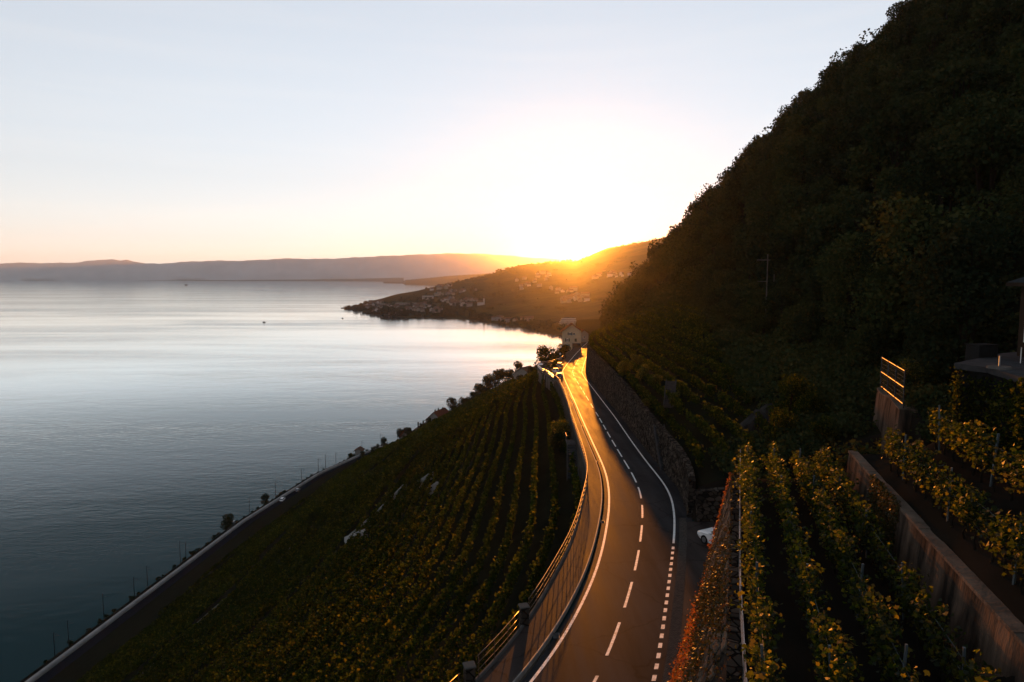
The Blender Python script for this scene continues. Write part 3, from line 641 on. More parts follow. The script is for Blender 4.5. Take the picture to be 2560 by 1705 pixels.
# upper terrace wall
y = np.linspace(8, w2b[1], 40)
e = empty('terrace_wall', label='weathered brown terrace wall between the two near vine terraces', cat='wall')
wall_mesh('wall', y, w2(y), np.full_like(y, T1 - .3), w2(y) + .28, np.full_like(y, T2), .4, M['wall_render'], e, 6, .012, 2)
coping(e, y, w2(y) + .28, np.full_like(y, T2), .4, .12, M['coping'], 1.9)
# lit wall with the mesh fence
y = np.linspace(w3a[1], w3b[1], 10)
e = empty('garden_wall', label='tall sunlit stone wall below the wire mesh fence', cat='wall')
wall_mesh('wall', y, w3(y) - .75, np.full_like(y, 97.0), w3(y), np.full_like(y, 105.5) + .12 * np.sin(y), 1.3, M['wall_render'], e, 8, .03, 3)
coping(e, y, w3(y), np.full_like(y, 105.5) + .12 * np.sin(y), .5, .1, M['coping'], 1.4)
# wall along the hill side of the road
y = np.concatenate([np.arange(53.2, 200, 3.0), np.arange(200, 455, 5.0)])
e = empty('roadside_wall', label='long dark rubble stone wall along the hill side of the road', cat='wall')
wall_mesh('wall', y, xw(y), zr(y) - .2, xw(y) + .45 * hw(y) / 7, zr(y) + hw(y) + .3, .5, M['wall_stone'], e, 8, .05, 4)
coping(e, y, xw(y) + .45 * hw(y) / 7, zr(y) + hw(y) + .3, .5, .15, M['wall_stone'], 3.0)
# cross wall behind the driveway
e = empty('boundary_wall', label='low dark stone wall closing the end of the driveway', cat='wall')
zz = float(zr(52.4))
MB().hexa([(14.6, 52.2, zz - .2), (22, 51.6, zz - .2), (22, 52.2, zz - .2), (14.6, 52.9, zz - .2)], [(14.6, 52.3, zz + 2.2), (22, 51.7, zz + 3.1), (22, 52.2, zz + 3.1), (14.6, 52.9, zz + 2.2)]).build('wall', M['wall_stone'], e)
MB().hexa([(14.6, 52.2, zz + 2.2), (22, 51.6, zz + 3.1), (22, 52.25, zz + 3.1), (14.6, 52.95, zz + 2.2)], [(14.6, 52.2, zz + 2.35), (22, 51.6, zz + 3.25), (22, 52.25, zz + 3.25), (14.6, 52.95, zz + 2.35)]).build('coping_stone', M['wall_stone'], e)
# wall carrying the pavement, seen from below
y = np.arange(-12, 170, 3.0)
e = empty('pavement_wall', label='retaining wall carrying the railed pavement above the vine slope', cat='wall')
rows = [[(xs_(q) + .3, q, zr(q) + KH - .006), (xs_(q) - .12, q, zr(q) + KH - .006), (xs_(q) - .12, q, zr(q) - .25), (xs_(q) - .03, q, zr(q) - .25), (xs_(q) - .35, q, zr(q) - 4.2)] for q in y]
strip_mesh('wall', rows, M['concrete'], e)
rows = [[(xs_(q) + .02, q, zr(q) + KH - .004), (xs_(q) - .04, q, zr(q) + KH + .08), (xs_(q) - .16, q, zr(q) + KH + .08), (xs_(q) - .16, q, zr(q) - .1)] for q in np.arange(-12, 168, 1.5)]
strip_mesh('edge_beam', rows, M['concrete'], e)

# ------------------------------------------------------------------ creepers on the walls
def creeper(n, fpos, size, mat, label, seed, name='creeper'):
    rg = np.random.default_rng(seed); C = fpos(rg, n)
    V, Q = leaf_quads(C, size * rg.uniform(.6, 1.4, len(C)), rg)
    o = np_obj(name, V, Q, mat); return tag(o, label, 'creeper')
def on_ivy_wall(y0, y1, g0, g1, off=.06, clump=3.0):
    def fp(rg, n):
        k = rg.integers(0, 40, n); cy = rg.uniform(y0, y1, 40); cg = rg.uniform(g0, g1, 40)
        Y = np.clip(cy[k] + rg.normal(0, (y1 - y0) / 12, n), 8, YEND); G = np.clip(cg[k] + rg.normal(0, (g1 - g0) / 8, n), 0, 1.03)
        xb = np.minimum(base_x(Y), w1(Y) - .5); X = xb + (w1(Y) - xb) * G - np.abs(rg.normal(0, off, n)) - .02
        return np.stack([X, Y, zr(Y) + (T1 - zr(Y)) * G + .05], -1)
    return fp
creeper(5200, on_ivy_wall(24, 34.5, .0, .42, .14), .055, M['leaf_red'], 'bright orange creeper climbing the foot of the driveway wall', 1)
creeper(1500, on_ivy_wall(YEND - .7, YEND, .1, 1.0, .10), .06, M['leaf_red'], 'red creeper down the far end of the driveway wall', 2)
creeper(3800, on_ivy_wall(23, 31, .5, 1.0, .22), .06, M['leaf_ivy'], 'olive ivy thicket over the top of the driveway wall', 3)
creeper(11000, on_ivy_wall(12, YEND, .0, 1.0, .07), .05, M['leaf_ivy'], 'thin ivy scattered all over the driveway wall', 4)
def on_w2(y0, y1, g0, g1):
    def fp(rg, n):
        Y = rg.uniform(y0, y1, n); G = rg.uniform(g0, g1, n) ** .8
        return np.stack([w2(Y) + .28 * G - np.abs(rg.normal(0, .12, n)) - .03, Y, T1 + (T2 - T1) * G + .1], -1)
    return fp
creeper(3600, on_w2(27.5, 31.6, .0, 1.12), .055, M['leaf_ivy'], 'curtain of glossy ivy hanging over the upper terrace wall', 5)

poly_ = [on_z(2575, 950, 111.2), on_z(2560, 945, 111.2), on_z(2470, 918, 111.2), on_z(2385, 908, 111.2)]
def under_slab(rg, n):
    k = rg.integers(0, 3, n); t_ = rg.random(n); A = np.array([p[:2] for p in poly_]); P = A[k] + (A[k + 1] - A[k]) * t_[:, None]
    return np.stack([P[:, 0] - np.abs(rg.normal(0, .18, n)) + .12, P[:, 1] - np.abs(rg.normal(0, .18, n)) + .1, 111.0 - rg.random(n) ** .8 * 4.5 + .25 * np.sin(P[:, 0] * 5)], -1)
creeper(6500, under_slab, .065, M['leaf_vine_shade'], 'dark creeper hanging over the wall under the cabin terrace', 6)
# ================================================================== TREES
def tree_meshes(h, r, nleaf, ls, seed, leafm, trunk_h=.35, lobes=9, squash=.9):
    rg = np.random.default_rng(seed); rd = random.Random(seed)
    mb = MB(); th = h * trunk_h
    mb.tube([(0, 0, -.8), (.1 * rd.uniform(-1, 1), .1, th * .5), (.25 * rd.uniform(-1, 1), .2 * rd.uniform(-1, 1), th), (.3 * rd.uniform(-1, 1), .3 * rd.uniform(-1, 1), h * .8)], h * .026, 7, h * .006)
    C = []; rad = []
    for q in range(lobes):
        a = rd.uniform(0, 6.28) + q * 2.4; zz = rd.uniform(.0, 1.0); rr = r * (1 - .75 * abs(zz - .35) ** 1.2) * rd.uniform(.25, .72)
        c = np.array([math.cos(a) * rr, math.sin(a) * rr, th + (h - th) * (.12 + .74 * zz)]); C.append(c); rad.append(r * rd.uniform(.30, .52))
        mb.tube([(0, 0, th * (.7 + .3 * zz)), tuple(c * [.5, .5, 1] - [0, 0, (h - th) * .12]), tuple(c)], h * .011, 5, h * .003)
    tm = proto_mesh(mb, M['bark'], 'trunk')
    C = np.array(C); rad = np.array(rad); k = rg.choice(len(C), nleaf, p=rad ** 2 / (rad ** 2).sum())
    d = rg.normal(size=(nleaf, 3)); d /= np.linalg.norm(d, axis=1)[:, None]
    # clumped shell of leaves round each lobe
    fr = np.clip(1 - np.abs(rg.normal(0, .22, nleaf)), .15, 1.15) * (1 + .18 * np.sin(d[:, 0] * 7 + k) * np.sin(d[:, 1] * 6 + 2 * k) + .12 * np.sin(d[:, 2] * 9 + k))
    P = C[k] + d * (rad[k] * fr)[:, None] * [1, 1, squash]
    V, Q = leaf_quads(P, ls * rg.uniform(.6, 1.4, nleaf), rg)
    cm = np_mesh('crown', V, Q, leafm)
    return tm, cm
def put_tree(name, meshes, loc, sc, rz, label, cat, group=None):
    e = empty(name, loc, rz, label, cat, group); e.scale = (sc, sc, sc * random.uniform(.92, 1.1))
    link(bpy.data.objects.new('trunk', meshes[0]), e); link(bpy.data.objects.new('crown', meshes[1]), e)
    return e
TN = [tree_meshes(13, 5.0, 6500, .17, 50 + q, M['leaf_forest'], .08, 15) for q in range(3)]
TMd = [tree_meshes(12, 4.6, 2600, .27, 60 + q, M['leaf_forest'], .10, 13) for q in range(5)]
TS = [tree_meshes(6, 3.0, 2600, .16, 70 + q, M['leaf_tree'], .12, 10, .85) for q in range(4)]     # round garden trees
SH = [tree_meshes(2.6, 1.7, 900, .14, 80 + q, M['leaf_tree'], .08, 8, .8) for q in range(3)]      # shrubs
SHD = [tree_meshes(3.2, 1.9, 2400, .085, 95 + q, M['leaf_vine_shade'], .08, 9, .85) for q in range(2)]
SHV = [tree_meshes(3.2, 1.9, 2400, .085, 90 + q, M['leaf_vine'], .08, 9, .85) for q in range(2)]  # yellowing shrubs

# ------------------------------------------------------------------ forest
fy = np.array([0, 20, 40, 54]); fx = np.array([27, 28.5, 33, float(xw(54)) + 21.])
def xfoot(y): return np.where(y < 54, np.interp(y, fy, fx), xw(np.maximum(y, 54)) + .5 + uf(y) + np.maximum(0, y - 448) * 1.4)
YY, WW = np.meshgrid(np.arange(24, 476, 7.0), np.arange(1.5, 240, 7.0), indexing='ij')
YY = YY + rng.uniform(-2.8, 2.8, YY.shape); WW = np.maximum(.6, WW + rng.uniform(-2.8, 2.8, WW.shape))
Y = YY.ravel(); X = xfoot(Y) + WW.ravel(); Z = z_right(X, Y)
px, py, zc = project(np.stack([X, Y, Z + 8], -1))
vis = (px > 1300) & (px < 2680) & (py > -130) & (py < 1300)
for q in np.linspace(.06, .93, 60):
    hx_, hy_, hz_ = X * q, Y * q, CAMZ + (Z + 9 - CAMZ) * q
    g = np.where(hy_ > 54, z_right(hx_, hy_), 0) + np.where(hx_ > xfoot(hy_), 5.0, 0)
    far = np.hypot(X - hx_, Y - hy_) > 14
    vis &= ~(far & (hz_ < g) & (hx_ > xw_eff(hy_)))
# a gap in the wood lets the sun through to the tall garden wall
gx, gy, gz = float(w3(53)) - .3, 53.0, 104.0; tq = Y - gy; lat = np.abs(X - (gx + tq * sd.x / sd.y)); vis &= ~((tq > 3) & (lat < 6.5) & (Z + 11 > gz + tq * sd.z / sd.y))
X, Y, Z = X[vis], Y[vis], Z[vis]; D = np.sqrt(X ** 2 + Y ** 2 + (Z - CAMZ) ** 2)
o_ = np.argsort(D); X, Y, Z, D = X[o_], Y[o_], Z[o_], D[o_]
NI = min(290, len(X))
for q in range(NI):
    pr = TN[q % 3] if D[q] < 105 else TMd[q % 5]
    s = random.uniform(.65, 1.3) * (.85 if D[q] < 80 else 1)
    put_tree('forest_tree', pr, (X[q], Y[q], Z[q] - .4), s, random.uniform(0, 6.28), 'dark broadleaf tree in the dense forest on the steep hillside', 'tree', 'forest trees on the steep hillside')
# the rest of the forest as one mass
Vs, Qs, n0 = [], [], 0
rg = np.random.default_rng(5)
for q in range(NI, len(X)):
    nl = 330; h = rg.uniform(7, 15.5); r = h * rg.uniform(.30, .42)
    c = rg.normal(size=(6, 3)) * [r * .42, r * .42, h * .16] + [0, 0, h * .56]; kk = rg.integers(0, 6, nl)
    d = rg.normal(size=(nl, 3)); d /= np.linalg.norm(d, axis=1)[:, None]
    P = c[kk] + d * (r * .55 * rg.uniform(.6, 1.1, nl))[:, None] * [1, 1, 1.1] + [X[q], Y[q], Z[q]]
    V, Q = leaf_quads(P, rg.uniform(.35, .75, nl), rg); Vs.append(V); Qs.append(Q + n0); n0 += len(V)
if Vs:
    o = np_obj('forest_mass', np.concatenate(Vs), np.concatenate(Qs), M['leaf_forest']); tag(o, 'dark forest covering the far part of the steep hillside', 'forest', kind='stuff')

# outliers of the wood on the bank between vines and forest, leaving the sun's way to the garden wall open
rd = random.Random(8); nq = 0
for q in range(400):
    y = rd.uniform(62, 205); uv_ = float(np.interp(y, [55, 70, 100, 130, 160, 200], [8, 9.5, 14, 20, 25, 25])); u_ = rd.uniform(uv_ + 1.0, max(float(uf(y)) + 2, uv_ + 3)); x = float(xw(y)) + .5 + u_; z = float(z_right(x, y)); s = rd.uniform(.38, .72)
    if abs(x - (gx + (y - gy) * sd.x / sd.y)) < 4.5 and z + 11 * s > gz - 2.5 + (y - gy) * sd.z / sd.y: continue
    put_tree('bank_tree', TMd[q % 5], (x, y, z - .4), s, rd.uniform(0, 6), 'small dark tree on the bank between the vines and the forest', 'tree', 'trees on the bank below the forest'); nq += 1
    if nq >= 75: break

# ------------------------------------------------------------------ single trees and shrubs
def tree_at(pr, x, y, zf, w_px, proto_w, label, cat='tree', name='tree', group=None, Y=None, sink=.3):
    p = hit(x, y, zf) if Y is None else np.array([(x - 1280) / F * Y, Y, float(zf((x - 1280) / F * Y, Y))])
    s = w_px / (F / p[1]) / proto_w
    return put_tree(name, pr, (p[0], p[1], p[2] - sink), s, random.uniform(0, 6), label, cat, group)
p = (12.2, 234); put_tree('tree', TS[0], (p[0], p[1], float(z_left(*p)) - .3), 1.75, 1, 'big round dark tree below the viewing terrace', 'tree')
p = (16.2, 247); put_tree('tree', TS[1], (p[0], p[1], float(z_left(*p)) - .3), 1.35, 2, 'dark tree beside the curved parapet of the terrace', 'tree')
p = (24.2, 318); put_tree('tree', TS[2], (p[0], p[1], float(z_left(*p)) - .3), 1.55, 3, 'loose leafy tree against the lake side of the cream house', 'tree')
p = (7.3, 104); put_tree('shrub', SHV[0], (p[0], p[1], float(z_left(*p)) + .3), 1.25, 3, 'rounded dark shrub growing against the pavement railing', 'shrub')
p = (7.1, 99); put_tree('shrub', SH[1], (p[0], p[1], float(z_left(*p)) + .2), 1.2, 1, 'small shrub at the head of the slope stairs', 'shrub')
tree_at(TS[0], 545, 1352, z_left, 50, 6.5, 'round dark tree standing alone on the lake bank', name='tree', Y=float(298))
tree_at(TS[1], 645, 1290, z_left, 36, 6.5, 'bushy dark tree beside the white car on the shore road', Y=330)
tree_at(SH[2], 690, 1262, z_left, 22, 3.6, 'low bush between the shore trees', 'shrub', 'shrub', Y=350)
tree_at(TS[2], 1118, 1066, z_left, 34, 6.5, 'round tree right beside the red roofed house', Y=500)
tree_at(TS[3], 1165, 1050, z_left, 40, 6.5, 'spreading tree on the slope past the red roofed house', Y=520)
tree_at(TS[0], 1185, 1035, z_left, 34, 6.5, 'tree with a flat crown on the edge of the slope', Y=540)
tree_at(TS[1], 996, 1128, z_left, 36, 6.5, 'dark tree at the lake corner of the red roofed house', Y=455)
tree_at(SH[0], 870, 1172, z_left, 30, 3.6, 'bush beside the little grey trackside hut', 'shrub', 'shrub', Y=420)
for q, (x, y, wpx) in enumerate(((1130, 1010, 40), (1215, 1003, 60), (1245, 1005, 66), (1275, 985, 50), (1200, 1015, 50), (1300, 975, 44), (1160, 1030, 44))):
    tree_at(TS[q % 4], x, y, z_left, wpx, 6.5, 'dark bushy tree on the ridge of the vine slope', group='trees on the ridge of the vine slope', Y=420 + 14 * q)
for q, (x, y, wpx) in enumerate(((785, 1312, 46), (1110, 1118, 40), (1235, 1030, 50), (1150, 1092, 36), (1060, 1140, 34), (950, 1190, 30), (1290, 1000, 40))):
    tree_at(SH[q % 3], x, y, z_left, wpx, 3.6, 'dark bush standing among the lower vines', 'shrub', 'shrub', 'bushes among the lower vines')
for q, (x, y, wpx) in enumerate(((1330, 968, 34), (1300, 962, 26))):
    tree_at(SH[q % 3], x, y, z_left, wpx, 3.6, 'bush in front of the small brown roofed house', 'shrub', 'shrub', 'bushes by the small brown roofed house', Y=330)
rd = random.Random(31)
for q in range(26):
    y = rd.uniform(400, 540); x = float(xsh(y)) + 15 + rd.random() ** 1.5 * 32
    if (448 < y < 500 and x < -44): continue
    put_tree('tree', TS[q % 4], (x, y, float(z_left(x, y)) - .3), rd.uniform(.55, 1.15), rd.uniform(0, 6), 'dark leafy tree on the lakeside edge of the vine slope', 'tree', 'trees on the lakeside edge of the vine slope')
rd = random.Random(3)
for q in range(70):
    y = 190 + q * 5.2 + rd.uniform(-2, 2); x = float(xsh(y)) + rd.uniform(1.6, 3.6)
    put_tree('shrub', SH[q % 3], (x, y, float(z_left(x, y)) - .2), rd.uniform(.35, .85), rd.uniform(0, 6), 'low dark shrub on the bank between railway and lake', 'shrub', 'shrubs along the lake bank')
# hillside bushes on the right
for q, (x, y, Yq, s) in enumerate(((27.5, 61, 0, 1.3), (23.5, 58, 0, 1.15), (25.5, 55, 0, 1.0), (26.5, 64, 0, 1.5))):
    put_tree('shrub', SHD[q % 2], (x, y, float(z_right(x, y)) - .2), s * .85, q, 'yellowing bush on the bank beside the tall garden wall', 'shrub', 'bushes beside the tall garden wall')
put_tree('shrub', SHV[1], (w3b[0] + 2.0, w3b[1] - 2.0, 105.2), 1.0, 1, 'sunlit bush growing through the wire mesh fence', 'shrub')
for q, (x, y, sc) in enumerate(((19.6, 43.5, .55), (22.2, 44.5, .7), (21.0, 47.5, .75), (24.2, 47.0, .7), (20.4, 40.6, .45), (23.4, 41.0, .5))):
    put_tree('shrub', SHV[q % 2], (x, y, float(z_right(x, y)) - .15), sc, q * 1.3, 'orange tinged bush in the hollow past the near terrace', 'shrub', 'bushes in the hollow past the near terrace')
put_tree('tree', TN[0], (40.5, 66, float(z_right(40.5, 66)) - .5), 1.35, 2, 'tall leafy tree rising behind the wire mesh fence', 'tree')
for q, (x, y, s) in enumerate(((1562, 952, .95), (1588, 930, .9), (1606, 958, .8), (1640, 985, .7), (1618, 1034, .45), (1690, 1020, .5))):
    p = hit(x, y, z_right, 55, 400)
    put_tree('shrub', SHV[q % 2], (p[0], p[1], p[2] + .6), s * .9, q, 'bushy golden leaved shrub among the vines above the road', 'shrub', 'golden bushes among the vines above the road')

# ------------------------------------------------------------------ the town across the bay
HT = np.linspace(.004, 1.0, 500)
def hill_at(x, y):
    Xh, Yh, Zh = hill_pt(np.full_like(HT, x), HT); _, pyy, _ = project(np.stack([Xh, Yh, Zh], -1)); k = int(np.argmin(np.abs(pyy - y)))
    return np.array([Xh[k], Yh[k], Zh[k]]), float(HT[k])
def house_mesh(L, W, H, rh, wallm, roofm, name='house'):
    mb = MB(); mb.box(-L / 2, L / 2, -W / 2, W / 2, -3, H); mb.prism([(-W / 2, H + .01), (W / 2, H + .01), (0, H + rh - .3)], -L / 2 + .05, L / 2 - .05, 'x'); mb.cur = 1
    o = .6
    mb.prism([(-W / 2 - o, H - .3), (0, H + rh - .05), (0, H + rh + .3), (-W / 2 - o, H + .05)], -L / 2 - o, L / 2 + o, 'x')
    mb.prism([(W / 2 + o, H - .3), (W / 2 + o, H + .05), (0, H + rh + .3), (0, H + rh - .05)], -L / 2 - o, L / 2 + o, 'x')
    return proto_mesh(mb, [wallm, roofm], name)
M['hwhite'] = pm('house_white', (.34, .33, .32), (.28, .27, .265), .02, .85)
M['hcream'] = pm('house_cream', (.25, .22, .185), (.2, .18, .15), .02, .85)
M['hgrey'] = pm('house_grey', (.18, .18, .18), (.14, .14, .14), .02, .85)
kinds = [('white', M['hwhite']), ('cream', M['hcream']), ('grey', M['hgrey'])]
HM = [(nm, house_mesh(L, W, H, rh, wm, M['rooff'])) for (nm, wm), (L, W, H, rh) in zip(kinds * 2, ((14, 10, 7, 4), (12, 9, 6, 3.5), (18, 11, 9, 4), (11, 9, 6, 3.5), (16, 10, 8, 4), (13, 10, 7, 4)))]
def scatter(n, x0, x1, f0, f1, place, group, sc=1.0, seed=1, bias=1.0):
    rd = random.Random(seed); cl_ = [(rd.uniform(x0, x1), f0 + (f1 - f0) * rd.random() ** bias) for _ in range(max(3, n // 9))]
    for q in range(n):
        c_ = rd.choice(cl_); x = min(max(rd.gauss(c_[0], (x1 - x0) * .045), x0), x1); ys0 = float(np.interp(x, tipx, rdy)); ys1 = float(np.interp(x, tipx, shy)); f = min(max(rd.gauss(c_[1], (f1 - f0) * .06), f0), f1)
        p, t_ = hill_at(x, ys0 + (ys1 - ys0) * f); nm, me = HM[rd.randrange(6)]
        o = link(bpy.data.objects.new('house', me)); o.location = p; o.rotation_euler = (0, 0, rd.uniform(-.5, .5) + (0 if rd.random() < .6 else 1.57)); s = sc * rd.uniform(.75, 1.2); o.scale = (s, s, s)
        tag(o, f'small {nm} house with a brown roof {place}', 'house', f'{nm} houses {group}')
scatter(130, 915, 1190, .25, .93, 'in the waterside town across the bay', 'in the waterside town', 1.0, 1, .8)
scatter(45, 1080, 1480, .06, .55, 'scattered on the hill above the town', 'scattered on the hill above the town', 1.15, 2)
scatter(22, 1195, 1395, .88, .99, 'on the shore at the head of the bay', 'at the head of the bay', .8, 3)
scatter(26, 1405, 1520, .50, .62, 'in the village on the hillside under the sun', 'in the hillside village', 1.1, 4)
scatter(14, 1330, 1600, .10, .32, 'high on the glowing hillside', 'high on the hillside', 1.1, 5)
# church with a tower
p, _ = hill_at(1203, 762); e = empty('church', p, .2, 'white church with a slim pointed tower above the town', 'church')
MB().box(-12, 6, -5, 5, -3, 8).build('nave', M['hwhite'], e); MB().prism([(-5.5, 8), (5.5, 8), (0, 13)], -12.3, 6.3, 'x').build('roof', M['rooff'], e)
MB().box(6.2, 11, -2.4, 2.4, -3, 20).build('tower', M['hwhite'], e)
mb = MB(); mb.add([(6, -2.6, 20.02), (11.2, -2.6, 20.02), (11.2, 2.6, 20.02), (6, 2.6, 20.02), (8.6, 0, 32)], [(3, 2, 1, 0), (0, 1, 4), (1, 2, 4), (2, 3, 4), (3, 0, 4)]); mb.build('spire', M['rooff'], e)
# long flat blocks
for q, (x, y, L, H, nm, mt) in enumerate(((1070, 748, 40, 12, 'white', 'hwhite'), (1015, 762, 70, 6, 'pale grey', 'plaster2'), (955, 764, 45, 6, 'low grey', 'plaster2'), (1098, 738, 36, 8, 'cream', 'hcream'))):
    p, _ = hill_at(x, y); e = empty('flat_roofed_block', p, .05 * q, f'{nm} flat roofed block in the waterside town', 'building')
    MB().box(-L / 2, L / 2, -7, 7, -3, H).build('wall', M[mt], e); MB().box(-L / 2 - .6, L / 2 + .6, -7.6, 7.6, H + .02, H + .8).build('roof', M['pale'], e)
    for k in range(int(L / 6)): MB().box(-L / 2 + 2 + 6 * k, -L / 2 + 5.5 + 6 * k, -7.15, -7.02, H * .45, H * .75).build('window', M['glass'], e)
# stepped apartment building at the head of the bay
p, _ = hill_at(1420, 812); e = empty('apartment_building', p, -.1, 'stepped pale apartment building with stacked balconies behind the cream house', 'building')
for k in range(4):
    MB().box(-19 + k * 2, 19 - k, -8 + k * 3, 12, k * 3.4 - 3, k * 3.4 + 2.2).build('storey', M['plaster2'], e)
    MB().box(-20 + k * 2, 20 - k, -10 + k * 3, 12, k * 3.4 + 2.25, k * 3.4 + 3.3).build('balcony', M['hwhite'], e)
# trees of the town: small copies
FT = []
for q in range(4):
    rg = np.random.default_rng(200 + q); nl = 260; d = rg.normal(size=(nl, 3)); d /= np.linalg.norm(d, axis=1)[:, None]
    c = rg.normal(size=(5, 3)) * [1.8, 1.8, 1.2] + [0, 0, 6.0]; P = c[rg.integers(0, 5, nl)] + d * rg.uniform(1.2, 3.0, nl)[:, None]
    V, Q = leaf_quads(P, rg.uniform(.5, 1.1, nl), rg)
    V2 = np.array([(-.3, 0, -1), (.3, 0, -1), (.15, 0, 6), (-.15, 0, 6), (0, -.3, -1), (0, .3, -1), (0, .15, 6), (0, -.15, 6)]); Q2 = np.array([(0, 1, 2, 3), (4, 5, 6, 7)]) + len(V)
    FT.append(np_mesh('far_tree', np.concatenate([V, V2]), np.concatenate([Q, Q2]), [M['leaf_tree'], M['bark']], midx=[0] * nl + [1, 1]))
def far_trees(n, x0, x1, f0, f1, label, group, sc, seed, bias=1):
    rd = random.Random(seed)
    for q in range(n):
        x = rd.uniform(x0, x1); ys0 = float(np.interp(x, tipx, rdy)); ys1 = float(np.interp(x, tipx, shy)); f = f0 + (f1 - f0) * rd.random() ** bias
        p, _ = hill_at(x, ys0 + (ys1 - ys0) * f); o = link(bpy.data.objects.new('tree', FT[q % 4])); o.location = p; s = sc * rd.uniform(.7, 1.3); o.scale = (s, s, s); o.rotation_euler = (0, 0, rd.uniform(0, 6))
        tag(o, label, 'tree', group)
far_trees(60, 862, 1190, .72, 1.0, 'dark tree on the waterfront of the town across the bay', 'trees on the town waterfront', 1.25, 11)
far_trees(22, 955, 1015, .9, 1.0, 'tall dark tree in the lakeside grove below the town', 'trees of the lakeside grove', 2.0, 12)
far_trees(70, 900, 1200, .15, .8, 'garden tree between the houses of the town', 'garden trees in the town', 1.0, 13)
far_trees(42, 1195, 1440, .88, 1.0, 'small tree on the shore at the head of the bay', 'trees at the head of the bay', .8, 14)
far_trees(30, 1060, 1430, .0, .04, 'tree on the skyline of the hill across the bay', 'trees on the skyline', 1.1, 15)
far_trees(46, 1060, 1600, .05, .6, 'tree standing in the fields of the hill', 'trees in the hill fields', 1.0, 16)

# woods and garden greenery of the far hill as one mass
rg = np.random.default_rng(91); rd = random.Random(92); Vs, Qs, n0 = [], [], 0
def clump(x, f, s):
    global n0
    ys0 = float(np.interp(x, tipx, rdy)); ys1 = float(np.interp(x, tipx, shy)); p, _ = hill_at(x, ys0 + (ys1 - ys0) * f); nl = 46
    P = rg.normal(size=(nl, 3)) * [3.2 * s, 3.2 * s, 1.9 * s] + p + [0, 0, 3.2 * s]; V, Q = leaf_quads(P, rg.uniform(.9, 1.9, nl) * s, rg); Vs.append(V); Qs.append(Q + n0); n0 += len(V)
for q in range(240): clump(rd.uniform(1090, 1660), rd.random() ** 2 * .035, rd.uniform(.7, 1.2))                 # ridge
for q in range(330): clump(rd.uniform(862, 1200), .25 + .75 * rd.random() ** .7, rd.uniform(.7, 1.3))              # town gardens
for q in range(60):                                                                                                # hedges and small woods in the fields
    x0_, f0_ = rd.uniform(1060, 1560), rd.uniform(.08, .85)
    for k in range(rd.randrange(3, 9)): clump(x0_ + k * rd.uniform(2, 4), min(.97, f0_ + rd.gauss(0, .006)), rd.uniform(.6, 1.0))
for q in range(150): clump(rd.uniform(1195, 1480), .86 + .13 * rd.random(), rd.uniform(.6, 1.1))                   # shore of the bay
o = np_obj('hill_woods', np.concatenate(Vs), np.concatenate(Qs), M['leaf_tree']); tag(o, 'small woods and hedges on the hill across the bay', 'woods', kind='stuff')
# wooded end of the spur behind the houses
for q in range(16):
    y = 462 + 4.5 * q + rd.uniform(-2, 2); x = float(xw(min(y, 470))) + rd.uniform(2, 26) + max(0, y - 448) * .5
    put_tree('forest_tree', TMd[q % 5], (x, y, float(z_right(x, y)) - .5), rd.uniform(.6, .95), rd.uniform(0, 6), 'tree at the wooded end of the spur behind the houses', 'tree', 'trees at the wooded end of the spur')
# ================================================================== RAILINGS, PILLARS, TERRACE
def railing(y0, y1, fx, fz, label, step=1.5, h=1.0, nr=3, mat=None, off=0.0):
    mat = mat or M['rust']; e = empty('railing', label=label, cat='railing')
    me = proto_mesh(MB().box(-.02, .02, -.02, .02, 0, h + .01), mat, 'post')
    for y in np.arange(y0 + .1, y1, step):
        p = link(bpy.data.objects.new('post', me), e); p.location = (float(fx(y)) + off, y, float(fz(y)))
    for q in range(nr):
        zz = h * (q + 1) / nr; r = .022 if q == nr - 1 else .014
        MB().tube([(float(fx(y)) + off, y, float(fz(y)) + zz) for y in np.arange(y0, y1, .75 if y1 < 60 else 1.5)], r, 5).build('rail', mat, e, smooth_=True)
    return e
pav = lambda y: zr(y) + KH + .10
railing(-6, 27.4, xs_, pav, 'brown steel railing before the first stone pillar', off=-.06)
railing(28.6, 33.4, xs_, pav, 'short brown railing between the two stone pillars', off=-.06)
railing(34.6, 166, xs_, pav, 'long brown railing following the pavement down to the terrace', off=-.06)
for q, (y, lb) in enumerate(((28.0, 'square stone pillar at the start of the short railing'), (34.0, 'square stone pillar where the long railing begins'))):
    e = empty('stone_pillar', (float(xs_(y)) - .1, y, float(zr(y)) - .3), .3, lb, 'pillar')
    MB().box(-.22, .22, -.22, .22, 0, 1.40).build('shaft', M['wall_stone'], e, .02); MB().box(-.26, .26, -.26, .26, 1.403, 1.50).build('cap', M['concrete'], e, .03)
